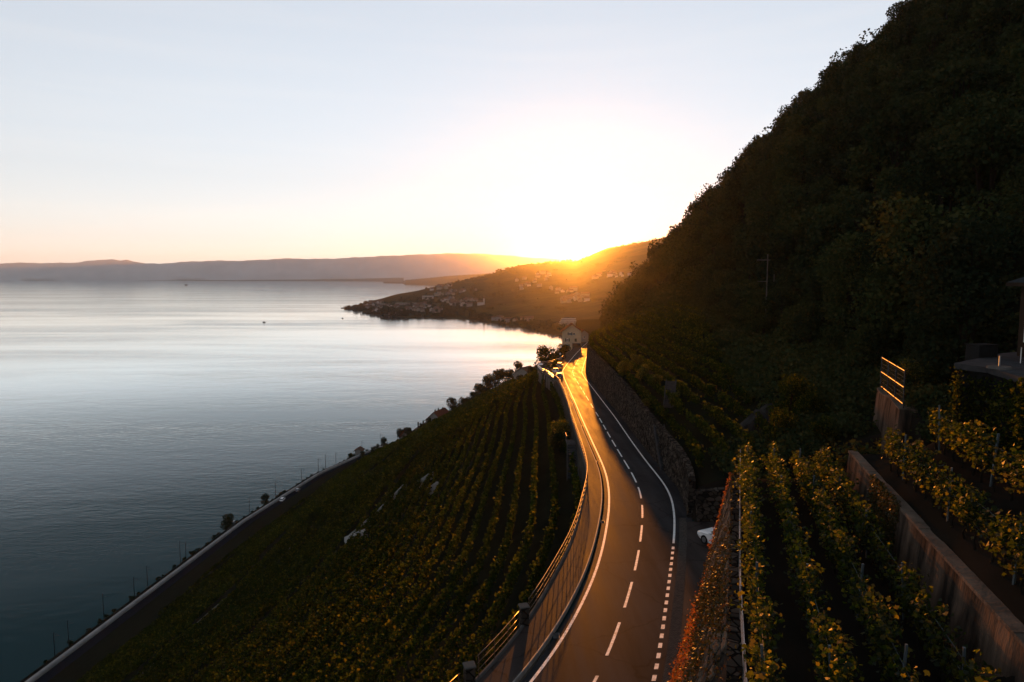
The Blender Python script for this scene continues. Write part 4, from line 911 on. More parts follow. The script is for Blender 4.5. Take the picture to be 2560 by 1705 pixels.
# viewing terrace on concrete columns
e = empty('viewing_terrace', label='curved viewing terrace carried on pale concrete columns over the slope', cat='terrace')
rows = [[(xs_(y) + .5, y, zr(y) - .004), (xs_(y) - .25, y, zr(y) - .004), (xs_(y) - .25, y, zr(y) - .55), (xs_(y) + 1.5, y, zr(y) - .55)] for y in np.arange(166, 262, 1.5)]
strip_mesh('deck_edge', rows, M['concrete'], e)
rows = [[(xs_(y) + 1.6, y, zr(y) - .5), (xs_(y) + 1.6, y, zr(y) - 8)] for y in np.arange(166, 262, 3)]
strip_mesh('back_wall', rows, M['concrete'], e)
cme = proto_mesh(MB().box(-.16, .16, -.16, .16, -7.5, -.56), M['pale'], 'column')
for y in np.arange(172, 222, 4.2):
    c = link(bpy.data.objects.new('column', cme), e); c.location = (float(xs_(y)) + .05, y, float(zr(y)))
for nm, z0, z1 in (('parapet_rail', .35, .55), ('parapet_rail', .8, 1.0)):
    rows = [[(xs_(y) - .12, y, zr(y) + z0), (xs_(y) + .06, y, zr(y) + z0), (xs_(y) + .06, y, zr(y) + z1), (xs_(y) - .12, y, zr(y) + z1)] for y in np.arange(170, 262, 1.5)]
    strip_mesh(nm, rows, M['steel'], e, closed=True)
pme = proto_mesh(MB().box(-.05, .05, -.05, .05, 0, .8), M['steel'], 'parapet_post')
for y in np.arange(171, 261, 3.0):
    c = link(bpy.data.objects.new('parapet_post', pme), e); c.location = (float(xs_(y)) + .12, y, float(zr(y)))
y = 208; e = empty('information_board', (float(xs_(y)) + .9, y, float(zr(y))), 0, 'small white tilted information board at the tip of the terrace', 'sign')
MB().box(-.05, .05, -.05, .05, 0, .9).build('post', M['steel'], e); MB().hexa([(-.6, -.4, .85), (.6, -.4, .85), (.6, .4, 1.12), (-.6, .4, 1.12)], [(-.6, -.4, .9), (.6, -.4, .9), (.6, .4, 1.17), (-.6, .4, 1.17)]).build('panel', M['white'], e)
y = 236; e = empty('bright_spot_disc', (float(xs_(y)) + .6, y, float(zr(y))), .1, 'round white disc on a thin post added for the bright spot by the terrace tree', 'sign')  # made-up disc and post standing in for a bright spot of light
MB().tube([(0, 0, 0), (0, 0, 2.9)], .04, 6).build('post', M['steel'], e)
mb = MB(); mb.tube([(0, -.02, 2.6), (0, .02, 2.6)], .35, 16); mb.build('disc', M['white'], e)

# ================================================================== STAIRS
def stairs(p0, p1, width, n, mat, label, side=True):
    e = empty('stairs', label=label, cat='stairs'); p0, p1 = np.array(p0, float), np.array(p1, float)
    d = (p1 - p0); dh = d[:2] / np.linalg.norm(d[:2]); nrm = np.array([-dh[1], dh[0]]) * width / 2
    for q in range(n):
        a = p0 + d * q / n; b = p0 + d * (q + 1) / n; z = b[2]
        c = [(a[0] - nrm[0], a[1] - nrm[1]), (a[0] + nrm[0], a[1] + nrm[1]), (b[0] + nrm[0], b[1] + nrm[1]), (b[0] - nrm[0], b[1] - nrm[1])]
        MB().hexa([(x, y, z - .22) for x, y in c], [(x, y, z) for x, y in c]).build('step', mat, e)
    if side:
        for sg in (-1, 1):
            o_ = nrm * (1.12 * sg); mb = MB()
            a0, a1 = p0[:2] + o_, p1[:2] + o_; w_ = nrm / np.linalg.norm(nrm) * .06
            mb.hexa([(a0[0] - w_[0], a0[1] - w_[1], p0[2] - .4), (a0[0] + w_[0], a0[1] + w_[1], p0[2] - .4), (a1[0] + w_[0], a1[1] + w_[1], p1[2] - .4), (a1[0] - w_[0], a1[1] - w_[1], p1[2] - .4)],
                    [(a0[0] - w_[0], a0[1] - w_[1], p0[2] + .3), (a0[0] + w_[0], a0[1] + w_[1], p0[2] + .3), (a1[0] + w_[0], a1[1] + w_[1], p1[2] + .25), (a1[0] - w_[0], a1[1] - w_[1], p1[2] + .25)]).build('stringer', mat, e)
    return e
M['stairst'] = pm('stair_concrete', (.05, .05, .052), (.03, .03, .032), 2, .9, spec=.1)
stairs((7.35, 81.5, 88.9), (7.9, 88.5, 92.9), 1.1, 18, M['stairst'], 'long dark flight of steps running down below the pavement railing')
e = empty('landing', label='small railed landing at the head of the slope steps', cat='landing')
MB().box(7.25, 8.4, 88.6, 91, 92.75, 92.9).build('slab', M['stairst'], e)
for y in (88.7, 90.9): MB().box(7.22, 7.28, y - .03, y + .03, 92.9, 93.9).build('post', M['poststeel'], e)
MB().tube([(7.25, 88.7, 93.9), (7.25, 90.9, 93.9)], .03, 5).build('rail', M['poststeel'], e)
stairs((xw(69.5) + .35, 69.5, zr(69.5)), (xw(75) + .5, 75.0, zr(72) + 3.6), 1.0, 16, M['stairst'], 'dark steps climbing the roadside wall from the road')
stairs((19.3, 83, z_right(19.3, 83) + .1), (20.6, 87.5, z_right(20.6, 87.5) + 2.4), 1.1, 14, M['stairst'], 'second flight of steps higher up among the vines')

# ================================================================== LOW WALLS AND PATHS ON THE LOWER SLOPE
def slope_strip(name, pix, wd, dz, mat, up=0.0):
    P = []
    for (xa, ya), (xb, yb) in zip(pix[:-1], pix[1:]):
        for t_ in np.linspace(0, 1, 12, endpoint=False): P.append(hit(xa + (xb - xa) * t_, ya + (yb - ya) * t_, z_left))
    P = np.array(P); rows = []
    for p in P:
        if up: rows.append([(p[0] - wd / 2, p[1], p[2] - .4), (p[0] - wd / 2, p[1], p[2] + up), (p[0] + wd / 2, p[1], p[2] + up), (p[0] + wd / 2, p[1], p[2] - .4)])
        else: rows.append([(p[0] - wd / 2, p[1], float(z_left(p[0] - wd / 2, p[1])) + dz), (p[0] + wd / 2, p[1], float(z_left(p[0] + wd / 2, p[1])) + dz)])
    return strip_mesh(name, rows, mat)
M['path'] = pm('slope_path', (.11, .10, .09), (.07, .065, .06), .5, .95)
for pix, wd in ((((340, 1700), (420, 1625), (560, 1500), (700, 1400), (765, 1329)), 1.5), (((765, 1329), (840, 1262), (930, 1190), (1010, 1120), (1035, 1112)), 1.2)):
    o = slope_strip('slope_path', pix, wd, .12, M['path']); tag(o, kind='structure')
M['wwall'] = pm('white_wall', (.26, .255, .245), (.17, .17, .16), .6, .85)
tag(slope_strip('slope_wall', ((864, 1364), (921, 1342)), .5, 0, M['wwall'], 1.8), 'white end wall crossing the vine rows low on the slope', 'wall')
tag(slope_strip('slope_wall', ((864, 1362), (935, 1300), (1021, 1214)), .45, 0, M['plaster2'], 1.3), 'long thin terrace wall stepping up between the vine rows', 'wall')
tag(slope_strip('slope_wall', ((1046, 1222), (1084, 1195)), .5, 0, M['wwall'], 1.7), 'pale wall high among the vine rows', 'wall')
tag(slope_strip('slope_wall', ((1071, 1241), (1096, 1224)), .5, 0, M['wwall'], 1.7), 'second pale wall just below the high pale wall', 'wall')

# ================================================================== VEHICLES
def paint(name, c, rough=.25): return pm(name, c, tuple(q * .9 for q in c), 1, rough, spec=.6)
M['tyre'] = pm('tyre', (.02, .02, .02), (.015, .015, .015), 3, .9)
M['cblack'] = paint('black_paint', (.015, .015, .018)); M['cwhite'] = paint('white_car_paint', (.7, .7, .7)); M['csilver'] = paint('silver_paint', (.4, .41, .43)); M['cgrey'] = paint('grey_paint', (.08, .085, .09))
M['lampred'] = pm('tail_lamp', (.3, .02, .02), (.2, .01, .01), 2, .3); M['lampw'] = pm('head_lamp', (.7, .7, .65), (.6, .6, .6), 2, .15)
def car(loc, rz, body, label, h=1.0, group=None, pitch=0):
    e = empty('car', loc, rz, label, 'car', group); e.rotation_euler = (pitch, 0, rz)
    W = .88
    def ring(y, zs_, ws): return [(-w_, y, z) for z, w_ in zip(zs_, ws)] + [(w_, y, z) for z, w_ in zip(zs_[::-1], ws[::-1])]
    st = [(-2.15, (.35, .5, .7, .78), (.72, .8, .8, .7)), (-2.0, (.26, .5, .82, .90), (.8, W, W, .8)), (-1.2, (.22, .5, .86, .94 * h), (.84, W, W, .82)), (0, (.22, .5, .86, .94 * h), (.84, W, W, .82)), (1.0, (.22, .5, .84, .92 * h), (.84, W, W, .82)), (1.85, (.26, .5, .74, .80), (.8, W, .84, .74)), (2.15, (.36, .5, .62, .68), (.7, .76, .74, .62))]
    V = []; 
    for s_ in st: V += ring(*s_)
    n = 8; Fs = [[q * n + k, q * n + (k + 1) % n, (q + 1) * n + (k + 1) % n, (q + 1) * n + k] for q in range(len(st) - 1) for k in range(n)] + [list(range(n))[::-1], list(range((len(st) - 1) * n, len(st) * n))]
    mb = MB(); mb.add(V, Fs); mb.build('body', body, e, smooth_=False)
    zt = 1.46 * h
    mb = MB(); mb.hexa([(-.8, -1.9, .9), (.8, -1.9, .9), (.8, 1.05, .9), (-.8, 1.05, .9)], [(-.64, -1.45, zt - .04), (.64, -1.45, zt - .04), (.64, .25, zt - .04), (-.64, .25, zt - .04)]); mb.build('window', M['glass'], e)
    mb = MB(); mb.hexa([(-.66, -1.48, zt - .04), (.66, -1.48, zt - .04), (.66, .28, zt - .04), (-.66, .28, zt - .04)], [(-.6, -1.35, zt + .03), (.6, -1.35, zt + .03), (.6, .1, zt + .03), (-.6, .1, zt + .03)]); mb.build('roof', body, e)
    for sx in (-1, 1):
        for yy in (-1.3, 1.35):
            t_ = MB().tube([(sx * .72, yy, .32), (sx * .9, yy, .32)], .32, 14).build('wheel', M['tyre'], e); MB().tube([(sx * .88, yy, .32), (sx * .91, yy, .32)], .19, 10).build('rim', M['steel'], t_)
        MB().box(sx * .62 - .14, sx * .62 + .14, -2.17, -2.1, .6, .74).build('tail_light', M['lampred'], e)
        MB().box(sx * .58 - .15, sx * .58 + .15, 2.08, 2.17, .52, .64).build('headlight', M['lampw'], e)
        MB().box(sx * .98 - .09, sx * .98 + .09, .62, .76, .92, 1.06).build('mirror', body, e)
    MB().box(-.26, .26, -2.19, -2.16, .45, .56).build('number_plate', M['white'], e)
    return e
sl_ = -.056
def rd_z(y): return float(zr(y)) + .01
car((11.95, 171.5, rd_z(171.5)), .02, M['cblack'], 'black car parked at the near end of the lay-by', 1.0, None, sl_)
car((12.0, 187, rd_z(187)), .05, M['csilver'], 'silver car parked between the black car and the tall dark one', .98, None, sl_)
car((14.5, 206, rd_z(206)), -.12, M['cgrey'], 'tall dark grey car parked farthest along the lay-by', 1.12, None, sl_)
p = on_road(1772, 1392); car((p[0] + 1.7, p[1] + 1.4, rd_z(p[1])), .5, M['cwhite'], 'white car parked on the driveway behind the creeper wall', 1.05)
yq = 330; car((float(xsh(yq)) + 9.8, yq, 4.05), .0, M['cwhite'], 'white car driving on the shore road', 1.0)
yq = 345; car((float(xsh(yq)) + 10, yq, 4.05), .02, M['cgrey'], 'dark car behind the white one on the shore road', 1.0)

def motorbike(loc, rz, label):
    e = empty('motorbike', loc, rz, label, 'motorbike')
    for yy in (-.7, .7):
        w_ = bpy.data.meshes.new('wheel'); bm = bmesh.new(); V = []; R_, r_ = .28, .06
        ring = [[bm.verts.new((r_ * math.cos(b), yy + (R_ + r_ * math.sin(b)) * math.cos(a), .33 + (R_ + r_ * math.sin(b)) * math.sin(a))) for b in np.linspace(0, 2 * math.pi, 6, endpoint=False)] for a in np.linspace(0, 2 * math.pi, 16, endpoint=False)]
        for i in range(16):
            for j in range(6): bm.faces.new((ring[i][j], ring[(i + 1) % 16][j], ring[(i + 1) % 16][(j + 1) % 6], ring[i][(j + 1) % 6]))
        bm.to_mesh(w_); bm.free(); w_.materials.append(M['tyre']); wo_ = link(bpy.data.objects.new('wheel', w_), e)
        MB().tube([(-.03, yy, .33), (.03, yy, .33)], .12, 8).build('hub', M['steel'], wo_)
    MB().hexa([(-.12, -.35, .3), (.12, -.35, .3), (.12, .3, .3), (-.12, .3, .3)], [(-.15, -.3, .62), (.15, -.3, .62), (.15, .35, .62), (-.15, .35, .62)]).build('engine', M['darkmetal'], e, .03)
    MB().hexa([(-.14, -.05, .63), (.14, -.05, .63), (.12, .45, .66), (-.12, .45, .66)], [(-.1, .0, .88), (.1, .0, .88), (.08, .4, .86), (-.08, .4, .86)]).build('tank', M['cblack'], e, .03)
    MB().hexa([(-.12, -.75, .68), (.12, -.75, .68), (.13, -.06, .64), (-.13, -.06, .64)], [(-.1, -.75, .80), (.1, -.75, .80), (.12, -.06, .76), (-.12, -.06, .76)]).build('saddle', M['tyre'], e, .02)
    MB().tube([(0, .7, .33), (0, .5, .95)], .035, 6).build('fork', M['steel'], e); MB().tube([(-.35, .35, 1.02), (0, .5, .98), (.35, .35, 1.02)], .02, 5).build('handlebar', M['darkmetal'], e)
    MB().box(-.08, .08, .58, .68, .8, .95).build('headlight', M['lampw'], e)
    return e
for (x, y, rz, lb) in ((1362, 934.5, 1.2, 'black motorbike parked nearest the tip of the terrace'), (1373.5, 937, 1.0, 'black motorbike parked beside the standing riders')):
    p = on_road(x, y); motorbike((p[0], p[1], rd_z(p[1])), rz, lb)

# ================================================================== PEOPLE
M['skin'] = pm('skin', (.45, .28, .2), (.4, .25, .18), 3, .6); M['hair'] = pm('hair', (.03, .02, .015), (.02, .015, .01), 8, .6)
def cloth(n, c): return pm(n, c, tuple(q * .75 for q in c), 4, .9, .2, 20)
TOPS = [cloth('grey_shirt', (.25, .26, .28)), cloth('yellow_jacket', (.6, .3, .03)), cloth('black_jacket', (.02, .02, .022)), cloth('white_shirt', (.7, .7, .7)), cloth('navy_jacket', (.03, .04, .07))]
TROU = cloth('dark_trousers', (.03, .032, .04)); SHOE = cloth('shoes', (.02, .02, .02))
def person(loc, rz, top, label, arms=0.0, stride=.0):
    J = {'pel': (0, 0, .95), 'ab': (0, 0, 1.12), 'ch': (0, .01, 1.33), 'nk': (0, .0, 1.48), 'hd': (0, .02, 1.58), 'ht': (0, .02, 1.74)}
    E_ = [('pel', 'ab'), ('ab', 'ch'), ('ch', 'nk'), ('nk', 'hd'), ('hd', 'ht')]; RAD = {'pel': (.16, .12), 'ab': (.14, .11), 'ch': (.18, .12), 'nk': (.06, .06), 'hd': (.085, .1), 'ht': (.07, .08)}
    for s_, sx in (('l', -1), ('r', 1)):
        st = stride * sx
        J.update({f'sh{s_}': (sx * .19, 0, 1.42), f'el{s_}': (sx * .25, .02 + arms * .12, 1.14), f'wr{s_}': (sx * .23, .08 + arms * .3, .93 + arms * .2), f'hn{s_}': (sx * .22, .12 + arms * .36, .84 + arms * .24),
                  f'hp{s_}': (sx * .09, 0, .90), f'kn{s_}': (sx * .11, .04 + st, .50), f'an{s_}': (sx * .12, .0 + st * 1.4, .09), f'to{s_}': (sx * .14, .18 + st * 1.4, .04)})
        E_ += [('ch', f'sh{s_}'), (f'sh{s_}', f'el{s_}'), (f'el{s_}', f'wr{s_}'), (f'wr{s_}', f'hn{s_}'), ('pel', f'hp{s_}'), (f'hp{s_}', f'kn{s_}'), (f'kn{s_}', f'an{s_}'), (f'an{s_}', f'to{s_}')]
        RAD.update({f'sh{s_}': (.07, .07), f'el{s_}': (.048, .048), f'wr{s_}': (.035, .035), f'hn{s_}': (.045, .025), f'hp{s_}': (.1, .1), f'kn{s_}': (.068, .068), f'an{s_}': (.05, .05), f'to{s_}': (.045, .035)})
    K = list(J); me = bpy.data.meshes.new('body'); me.from_pydata([J[k] for k in K], [(K.index(a), K.index(b)) for a, b in E_], [])
    o = bpy.data.objects.new('body', me); COL.objects.link(o)
    sk = o.modifiers.new('skin', 'SKIN')
    for q, k in enumerate(K): v = me.skin_vertices[0].data[q]; v.radius = RAD[k]; v.use_root = (k == 'pel')
    sb = o.modifiers.new('sub', 'SUBSURF'); sb.levels = 1; sb.render_levels = 1
    dg = bpy.context.evaluated_depsgraph_get(); me2 = bpy.data.meshes.new_from_object(o.evaluated_get(dg)); bpy.data.objects.remove(o)
    me2.materials.clear()
    for mt in (M['skin'], top, TROU, SHOE): me2.materials.append(mt)
    for f in me2.polygons:
        c = f.center; f.use_smooth = True
        f.material_index = 3 if c.z < .11 else (2 if c.z < .97 and abs(c.x) < .21 and c.y < .12 + abs(stride) else (1 if (c.z < 1.47 and not (c.z < .97 + arms * .2 and abs(c.x) > .19)) else 0))
    e = empty('person', loc, rz, label, 'person'); b_ = link(bpy.data.objects.new('body', me2), e)
    mb = MB(); hv = []; hf = []
    for i in range(5):
        for j in range(10):
            a = j / 10 * 2 * math.pi; ph = i / 4 * 1.5
            hv.append((.098 * math.cos(a) * math.cos(ph), -.005 + .115 * math.sin(a) * math.cos(ph), 1.63 + .14 * math.sin(ph) - (.06 if i == 0 and math.sin(a) < .3 else 0)))
    for i in range(4):
        for j in range(10): hf.append((i * 10 + j, i * 10 + (j + 1) % 10, (i + 1) * 10 + (j + 1) % 10, (i + 1) * 10 + j))
    mb.add(hv, hf); mb.build('hair', M['hair'], e, smooth_=True)
for (x, y, tp, rz, lb, ar) in ((1369.5, 934, 0, .4, 'person in a grey top standing among the motorbikes', .3), (1379, 935.5, 1, -.8, 'person in a yellow jacket standing next to the silver car', .1), (1373, 924, 2, .2, 'person in black standing alone at the terrace parapet', .0), (1388.5, 939.5, 3, 2.6, 'person in a white shirt behind the black car', .5), (1364.5, 932, 4, -.5, 'person in navy beside the terrace tip motorbike', .2)):
    p = on_road(x, y); person((p[0], p[1], rd_z(p[1]) - .01), rz, TOPS[tp], lb, ar, .06)

# ================================================================== HOUSES
def window(parent, x, y, z, w_, h_, shutters=True, face=-1, frame=None):
    """window in a wall facing -Y at y"""
    f = MB(); t = .07
    f.box(x - w_ / 2, x - w_ / 2 + t, y - .06, y + .05, z, z + h_); f.box(x + w_ / 2 - t, x + w_ / 2, y - .06, y + .05, z, z + h_)
    f.box(x - w_ / 2 + t + .002, x + w_ / 2 - t - .002, y - .06, y + .05, z, z + t); f.box(x - w_ / 2 + t + .002, x + w_ / 2 - t - .002, y - .06, y + .05, z + h_ - t, z + h_); f.box(x - .03, x + .03, y - .055, y + .045, z + t + .002, z + h_ - t - .002)
    fo = f.build('window', frame or M['white'], parent)
    MB().box(x - w_ / 2 + t, x - .03, y - .03, y - .02, z + t, z + h_ - t).build('pane', M['glass'], fo); MB().box(x + .03, x + w_ / 2 - t, y - .03, y - .02, z + t, z + h_ - t).build('pane', M['glass'], fo)
    if shutters:
        for sx in (-1, 1): MB().box(x + sx * (w_ / 2 + .33) - .3, x + sx * (w_ / 2 + .33) + .3, y - .09, y - .03, z - .05, z + h_ + .05).build('shutter', M['shutter'], parent)
Yh = 345.0; hx0 = (1430 - 1280) / F * Yh; hz = float(zr(Yh)) - 1.5
e = empty('house', (hx0, Yh, hz), -.06, 'tall cream house with shuttered windows and gable beside the road', 'house')
W_, L_, H_, RH = 9.4, 11.0, 9.3, 3.4
mb = MB(); mb.prism([(-W_ / 2, -6), (W_ / 2, -6), (W_ / 2, H_), (0, H_ + RH), (-W_ / 2, H_)], 0, L_); mb.build('wall', M['plaster'], e)
r_ = MB(); ov = .8; k_ = RH / (W_ / 2)
for sx in (-1, 1):
    prof = [(0, H_ + RH + .03), (0, H_ + RH + .28), (sx * (W_ / 2 + ov), H_ - ov * k_ + .28), (sx * (W_ / 2 + ov), H_ - ov * k_ + .03)]
    r_.prism(prof, -.9, L_ + .9)
ro = r_.build('roof', M['roof'], e)
MB().box(1.2, 2.0, 5, 5.8, H_ + RH - 1.2, H_ + RH + 1.3).build('chimney', M['plaster2'], ro)
for x, z, sh_ in ((-2.2, 1.0, 1), (-2.2, 4.0, 1), (2.0, 4.0, 0), (-.9, 7.3, 1), (1.1, 7.3, 0)): window(e, x, 0, z, 1.1, 1.5 if z < 7 else 1.25, bool(sh_))
MB().box(2.0 - .55, 2.0 + .55, -.09, -.03, 3.95, 5.55).build('shutter', M['shutter'], e)
MB().box(.3, 4.6, -.07, -.01, -2.0, 3.1).build('garage_door', M['darkmetal'], e)
MB().box(.1, 4.72, -.5, -.02, 3.15, 3.4).build('canopy', M['pale'], e)
MB().box(-2.6, -.4, -1.3, -.02, -1.6, -1.4).build('balcony', M['pale'], e)
# dark lean-to and small red roofed houses behind it along the road
for q, (x, y, s, lb) in enumerate(((1461, 868, 1.0, 'small pale house with a red roof behind the tall cream house'),)):
    Yq = 400.; e = empty('house', ((x - 1280) / F * Yq, Yq, float(zr(Yq)) - 1), .1, lb, 'house')
    MB().prism([(-2.6, -4), (2.6, -4), (2.6, 6), (0, 8), (-2.6, 6)], 0, 8).build('wall', M['plaster2'], e)
    r_ = MB()
    for sx in (-1, 1): r_.prism([(0, 8.03), (0, 8.25), (sx * 3.2, 5.8), (sx * 3.2, 5.55)], -.5, 8.5)
    r_.build('roof', M['roof'], e); window(e, 0, 0, 3.2, 1.1, 1.4, False)
# houses by the lake on the lower slope
def gable_house(x, y, z, W_, L_, H_, RH, rz, label, wall, roof, chim=(), wins=(), base=5):
    e = empty('house', (x, y, z), rz, label, 'house')
    MB().prism([(-W_ / 2, -base), (W_ / 2, -base), (W_ / 2, H_), (0, H_ + RH), (-W_ / 2, H_)], 0, L_).build('wall', wall, e)
    r_ = MB(); k_ = RH / (W_ / 2)
    for sx in (-1, 1): r_.prism([(0, H_ + RH + .03), (0, H_ + RH + .28), (sx * (W_ / 2 + .9), H_ - .9 * k_ + .28), (sx * (W_ / 2 + .9), H_ - .9 * k_ + .03)], -.9, L_ + .9)
    ro = r_.build('roof', roof, e)
    for (cx, cy, ch) in chim: MB().box(cx - .4, cx + .4, cy - .4, cy + .4, H_ + RH * (1 - abs(cx) / (W_ / 2)) - .5, H_ + RH + ch).build('chimney', M['wall_render'], ro)
    for (wx, wz) in wins: window(e, wx, 0, wz, 1.2, 1.6, True)
    return e
def zl(x, y): return float(z_left(x, y))
gable_house(-55.0, 474, 5, 13, 17, 8.5, 6.0, -.35, 'large house with a steep dark red roof and chimneys above the lake', M['plaster2'], M['roof'], ((-1.5, 5, .9), (-1.0, 9, 1.2), (.6, 13, 1.2)), ((-2.5, 5.5), (1.2, 5.5), (4.2, 3.0), (-2.5, 2), (1.2, 2)))
gable_house(-63.0, 461, 4.2, 12, 11, 4.2, 3.8, -.15, 'lower house with a wide dark roof and tall chimneys against the lake', M['plaster2'], M['rooff'], ((-2.0, 2, 2.6), (1.0, 4, 3.4)), ((-1.8, 1.6), (.6, 1.6)))
gable_house(-72.5, 454, 4.0, 6, 7, 3.4, 3.0, .2, 'little red roofed annex at the lake end of the houses', M['plaster2'], M['roof'], ((0, 3, 1.4),))
gable_house(5.6, 372, zl(5.6, 372) - 1, 10, 9, 4.5, 3.0, -.5, 'small brown roofed house on the slope below the terrace', M['plaster2'], M['rooff'], ((-2, 3, .8),), ((-1.5, 2), (1.5, 2)))
yq = 418; gable_house(float(xsh(yq)) + 4.4, yq, 3.8, 4.2, 5, 2.6, 1.2, 0, 'little grey trackside hut by the shore railway', M['plaster2'], M['rooff'], (), (), 1)

# ================================================================== RAILWAY MASTS, BOATS
def mast(loc, label, h=8.0):
    e = empty('railway_mast', loc, 0, label, 'mast', 'masts along the shore railway')
    MB().tube([(0, 0, -.5), (0, 0, h)], .14, 6, .09).build('pole', M['darkmetal'], e); MB().tube([(0, 0, h - 1.2), (1.9, 0, h - .9)], .05, 4).build('arm', M['darkmetal'], e); MB().tube([(0, 0, h - .2), (1.7, 0, h - .9)], .03, 4).build('stay', M['darkmetal'], e)
sx_ = np.arange(150, 520, .5); mpx, mpy, _ = project(np.stack([xsh(sx_) + 3.4, sx_, np.full_like(sx_, 4)], -1))
for q, xpix in enumerate((137, 172, 260, 336, 369, 451, 465, 579 + 45, 689, 754, 796, 814, 840, 905, 952, 1010)):
    y = float(np.interp(xpix, mpx, sx_)); mast((float(xsh(y)) + 3.4, y, 3.3), 'slim dark mast of the shore railway at the lake edge', 7.5 + .8 * (q % 3))
def boat(x, y, L, label, mat):
    p = on_z(x, y, 0.0); e = empty('boat', (p[0], p[1], -.05), random.uniform(0, 3), label, 'boat')
    mb = MB(); st = [(-.5, .32, .32), (-.2, .4, .34), (.2, .36, .38), (.5, .03, .5)]; V = []
    for t_, w_, z in st: V += [(-w_ * L * .4, t_ * L, z * L * .35), (-w_ * L * .22, t_ * L, -.1), (w_ * L * .22, t_ * L, -.1), (w_ * L * .4, t_ * L, z * L * .35)]
    mb.add(V, [(q * 4 + k, q * 4 + (k + 1) % 4, q * 4 + 4 + (k + 1) % 4, q * 4 + 4 + k) for q in range(3) for k in range(4)] + [(0, 1, 2, 3), (12, 13, 14, 15)]); mb.build('hull', mat, e)
    MB().box(-.12 * L, .12 * L, -.15 * L, .15 * L, .12 * L, .26 * L).build('cabin', M['cgrey'], e)
boat(1240, 948, 4.2, 'small dark boat on the bright water past the terrace', M['cblack'])
boat(583, 1309, 5.0, 'dark rowing boat moored near the lone bank tree', M['cblack'])
boat(660, 806, 9, 'tiny dark boat alone in the middle of the lake', M['cblack']); boat(856, 796, 8, 'tiny boat off the tip of the town headland', M['cgrey']); boat(1175, 807, 8, 'small boat close to the town shore', M['cgrey']); boat(465, 713, 60, 'distant ferry on the far side of the lake', M['cgrey'])

# ================================================================== NEAR TERRACE: WIRE FENCE, MESH FENCE, UTILITY POLE
e = empty('wire_fence', label='thin steel wire fence along the top of the creeper wall', cat='fence')
pp = [on_z(x, y, T1 + 1.25) for x, y in ((1851, 1127), (1850, 1272), (1850, 1368), (1853, 1467), (1862, 1613))]; pp.append(pp[-1] + (pp[-1] - pp[-2]))
for p in pp: MB().tube([(p[0], p[1], T1 - .1), (p[0], p[1], T1 + 1.3)], .03, 6).build('post', M['steel'], e)
for z in (.3, .6, .9, 1.2): MB().tube([(p[0], p[1], T1 + z) for p in pp], .012, 4).build('wire', M['steel'], e)
e = empty('mesh_fence', label='rusty wire mesh fence standing on the tall garden wall', cat='fence')
ya, yb = w3a[1] + .1, w3b[1] - .1; X3 = lambda y: float(w3(y)) + .25
M['rustmesh'] = pm('rusty_mesh', (.22, .12, .06), (.14, .08, .05), 4, .6, metal=.5)
for y in np.linspace(ya, yb, 4): MB().box(X3(y) - .04, X3(y) + .04, y - .04, y + .04, 105.5, 108.3).build('post', M['darkmetal'], e)
for z in (105.8, 107.0, 108.2): MB().tube([(X3(y), y, z) for y in np.linspace(ya, yb, 6)], .035, 5).build('rail', M['rustmesh'], e)
mb = MB()
for z in np.arange(105.9, 108.2, .3): mb.tube([(X3(ya) + .02, ya, z), (X3(yb) + .02, yb, z)], .006, 3)
for y in np.arange(ya, yb, .3): mb.tube([(X3(y) + .02, y, 105.7), (X3(y) + .02, y, 108.2)], .006, 3)
mb.build('mesh_panel', M['rustmesh'], e)
Yq = 110; x = (1915 - 1280) / F * Yq; e = empty('utility_pole', (x, Yq, float(z_right(x, Yq))), .2, 'grey utility pole with crossarms in front of the dark forest', 'utility pole')
top = CAMZ + (690 - 636) / F * Yq - float(z_right(x, Yq))
MB().tube([(0, 0, -.5), (0, 0, top)], .11, 8, .08).build('pole', M['concrete'], e)
MB().box(-1.9, .5, -.06, .06, top - 1.0, top - .85).build('crossarm', M['concrete'], e); MB().box(-1.6, .1, -.06, .06, top - 4.4, top - 4.28).build('crossarm', M['concrete'], e); MB().box(1.2, 1.28, -.04, .04, top - 4.4, top - 3.2).build('insulator', M['concrete'], e)

# ================================================================== CABIN TERRACE AT THE RIGHT
ZT = 111.2
e = empty('cabin_terrace', label='paved terrace slab in front of the wooden cabin', cat='terrace')
A_ = [on_z(2560, 945, ZT), on_z(2470, 918, ZT), on_z(2385, 908, ZT)]
poly = [(A_[0][0] + 2.5, A_[0][1] - 3.2), (A_[0][0], A_[0][1]), (A_[1][0], A_[1][1]), (A_[2][0], A_[2][1]), (A_[2][0] + 5, A_[2][1] + 4), (34, 38), (34, 22)]
n = len(poly); mb = MB(); mb.add([(x, y, ZT - .25) for x, y in poly] + [(x, y, ZT) for x, y in poly], [tuple(range(n))[::-1], tuple(range(n, 2 * n))] + [(i, (i + 1) % n, n + (i + 1) % n, n + i) for i in range(n)]); mb.build('slab', M['stairst'], e)
mb = MB(); c = np.mean(poly, 0); q_ = [(x + (c[0] - x) * .03, y + (c[1] - y) * .03) for x, y in poly]; mb.add([(x, y, 104) for x, y in q_] + [(x, y, ZT - .254) for x, y in q_], [tuple(range(n))[::-1], tuple(range(n, 2 * n))] + [(i, (i + 1) % n, n + (i + 1) % n, n + i) for i in range(n)]); mb.build('supporting_wall', pm('dark_stone', (.014, .014, .014), (.007, .007, .008), 1.2, .95, .8, 5, spec=.05), e)  # supporting wall in dark stone, darker than the other walls
pb = on_z(2498, 921, ZT); e = empty('parasol_base', (pb[0], pb[1], ZT), 0, 'round grey parasol base with its empty pole socket', 'parasol base')
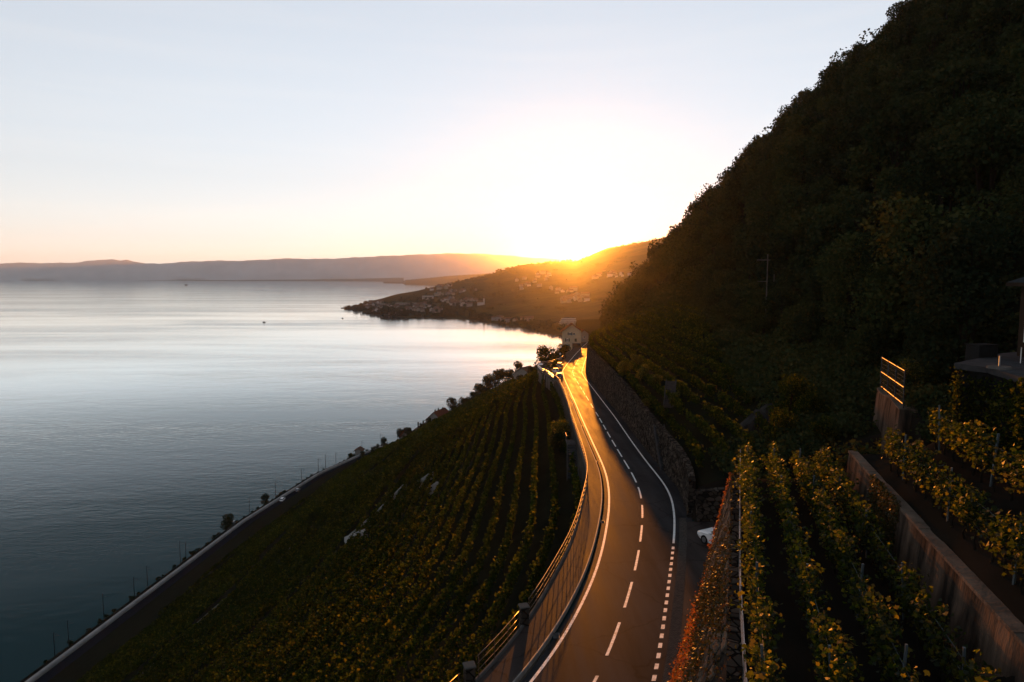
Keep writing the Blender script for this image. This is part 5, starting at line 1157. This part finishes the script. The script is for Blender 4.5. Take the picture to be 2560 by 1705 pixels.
mb = MB(); mb.tube([(0, 0, .0), (0, 0, .07), (0, 0, .1)], .46, 20, .4); mb.build('disc', M['concrete'], e); MB().tube([(0, 0, .1), (0, 0, .52)], .035, 8).build('socket', M['steel'], e)
pc = on_z(2545, 890, ZT); cx, cy_ = float(pc[0]), float(pc[1])
e = empty('cabin', (cx, cy_, ZT), 0, 'dark wooden cabin with a white framed window at the terrace', 'cabin')
MB().box(0, 6, -5.5, 0, 0, 3.3).build('wall', M['wood'], e)
for k in range(11): MB().box(-.05, -.002, -5.45 + .5 * k, -4.98 + .5 * k, .02, 3.28).build('plank', M['wood'], e)
M['slate'] = pm('slate_roof', (.03, .035, .038), (.02, .023, .025), 2, .9, spec=.1)
mb = MB(); mb.add([(-.5, .4, 3.5), (6.6, .4, 3.5), (6.6, -6.3, 3.5), (-.5, -6.3, 3.5), (2.2, -2.2, 5.0), (3.5, -3.5, 5.0)], [(0, 1, 5, 4), (1, 2, 5), (2, 3, 4, 5), (3, 0, 4), (3, 2, 1, 0)]); mb.build('roof', M['slate'], e)
MB().box(-.52, 6.6, -6.3, .42, 3.32, 3.49).build('eave_board', M['wood'], e)
for (ya_, yb_, za_, zb_) in ((-.55, -.43, .7, 2.7), (-2.0, -1.88, .7, 2.7), (-1.878, -.552, .7, .82), (-1.878, -.552, 2.58, 2.7)): MB().box(-.12, -.052, ya_, yb_, za_, zb_).build('window_frame', M['white'], e)
MB().box(-.08, -.056, -1.875, -.555, .825, 2.575).build('pane', M['glass'], e)
pt = on_z(2545, 905, ZT); e = empty('garden_table', (float(pt[0]) + .5, float(pt[1]) - .3, ZT), .6, 'slatted garden table with thin crossed legs by the cabin', 'table')
for k in range(6): MB().box(-.8, .8, -.36 + .125 * k, -.25 + .125 * k, .72, .75).build('slat', M['wood'], e)
for sx in (-1, 1):
    MB().tube([(sx * .65, -.3, 0), (sx * .65, -.3, .72)], .02, 5).build('leg', M['white'], e); MB().tube([(sx * .65, .3, 0), (sx * .65, .3, .72)], .02, 5).build('leg', M['white'], e)
    MB().tube([(sx * .65, -.3, .45), (sx * .3, -.3, .72)], .014, 5).build('brace', M['white'], e)
pg = on_z(2425, 898, ZT); e = empty('storage_box', (float(pg[0]) + 1.2, float(pg[1]) + 1.0, ZT - .3), .3, 'dark grey storage box at the back of the cabin terrace', 'box')
MB().box(-.6, .6, -.35, .35, 0, .85).build('chest', M['tyre'], e, .02); MB().box(-.63, .63, -.38, .38, .853, .9).build('lid', M['tyre'], e, .01)

# ================================================================== ROCKS
def rock(loc, s, label, seed):
    bm = bmesh.new(); bmesh.ops.create_icosphere(bm, subdivisions=3, radius=1); rg = random.Random(seed)
    pl = [(Vector((rg.uniform(-1, 1), rg.uniform(-1, 1), rg.uniform(-.6, 1))).normalized(), rg.uniform(.55, .85)) for _ in range(14)]
    for v in bm.verts:
        for nn_, d_ in pl:
            q = v.co.dot(nn_)
            if q > d_: v.co -= nn_ * (q - d_) * .95
        v.co = Vector((v.co.x * s[0], v.co.y * s[1], v.co.z * s[2])) * (1 + .04 * math.sin(v.co.x * 9 + v.co.z * 7))
    me = bpy.data.meshes.new('rock'); bm.to_mesh(me); bm.free(); me.materials.append(M['rock'])
    o = link(bpy.data.objects.new('rock', me)); o.location = loc; o.rotation_euler = (0, 0, rg.uniform(0, 3)); tag(o, label, 'rock')
for q, (x, y, s, lb) in enumerate(((23.0, 64, (1.0, 2.0, 2.4), 'tall grey rock face at the foot of the forest'), (25.8, 67, (1.6, 1.6, 1.6), 'broad grey rock beside the tall rock face'))):
    rock((x, y, float(z_right(x, y)) - .2), s, lb, 30 + q)
# undergrowth covering the ground at the foot of the forest
rg = np.random.default_rng(77); n = 2600
Yg = rg.uniform(28, 460, n) ** 1.0; off = rg.uniform(-7, 9, n); Xg = xfoot(Yg) + off
ok = ~((Yg < 41) & (Xg < 31)) & ~((np.abs(Xg - w3(Yg)) < 1.2) & (Yg < 60)); Xg, Yg = Xg[ok], Yg[ok]
ex = rg.uniform(0, 1, 420); Xe = 18.2 + 15 * ex; Ye = rg.uniform(37.5, 60, 420); ok = ((Xe < w3(Ye) - 1.6) | (Xe > w3(Ye) + 1.5)) & ~((Ye > 52) & (np.abs(Xe - w3(Ye)) < 5)); Xg = np.concatenate([Xg, Xe[ok]]); Yg = np.concatenate([Yg, Ye[ok]])
yb_ = rg.uniform(56, 205, 900); ub_ = np.interp(yb_, [55, 70, 100, 130, 160, 200], [8, 9.5, 14, 20, 25, 25]); Xg = np.concatenate([Xg, xw(yb_) + .5 + ub_ + rg.random(900) * np.maximum(2, uf(yb_) - ub_ + 1)]); Yg = np.concatenate([Yg, yb_])   # bank between vines and forest
Vs, Qs, n0 = [], [], 0
for x, y in zip(Xg, Yg):
    d_ = math.hypot(x, y); nl = int(np.clip(14000 / d_, 40, 220)); r = rg.uniform(.5, 1.2)
    P = rg.normal(size=(nl, 3)) * [r * .6, r * .6, r * .4] + [x, y, float(z_right(x, y)) + r * .45]
    V, Q = leaf_quads(P, (.07 + .0016 * d_) * rg.uniform(.6, 1.3, nl), rg); Vs.append(V); Qs.append(Q + n0); n0 += len(V)
o = np_obj('undergrowth', np.concatenate(Vs), np.concatenate(Qs), M['leaf_forest']); tag(o, 'dark undergrowth along the foot of the forest', 'undergrowth', kind='stuff')

# ------------------------------------------------------------------ drain covers
for y in (33, 52, 74, 98):
    x = float(xl(y)) - .36; e = empty('drain_grate', (x, y, float(zr(y)) + .002), 0, 'small iron drain grate in the gutter below the kerb', 'drain', 'gutter drains')
    MB().box(-.16, .16, -.28, .28, 0, .012).build('frame', M['darkmetal'], e)
    for k in range(5): MB().box(-.12, .12, -.22 + .1 * k, -.18 + .1 * k, .0125, .02).build('bar', M['tyre'], e)
# ================================================================== haze
m, t, out = _new('haze_air')
ad = t.nodes.new('ShaderNodeAddShader')
for k, (dn, g, c) in enumerate(((2.1e-5, .0, (.97, .985, 1.0)), (.5e-5, .93, (1, 1, 1)))):     # fine haze, and a little coarser dust that glows towards the sun
    vp = t.nodes.new('ShaderNodeVolumePrincipled'); vp.inputs['Color'].default_value = (*c, 1); vp.inputs['Density'].default_value = dn; vp.inputs['Anisotropy'].default_value = g
    t.links.new(vp.outputs[0], ad.inputs[k])
t.links.new(ad.outputs[0], out.inputs['Volume'])
o = MB().box(-70000, 70000, -3000, 27000, -60, 860).build('haze', m); tag(o, kind='stuff')
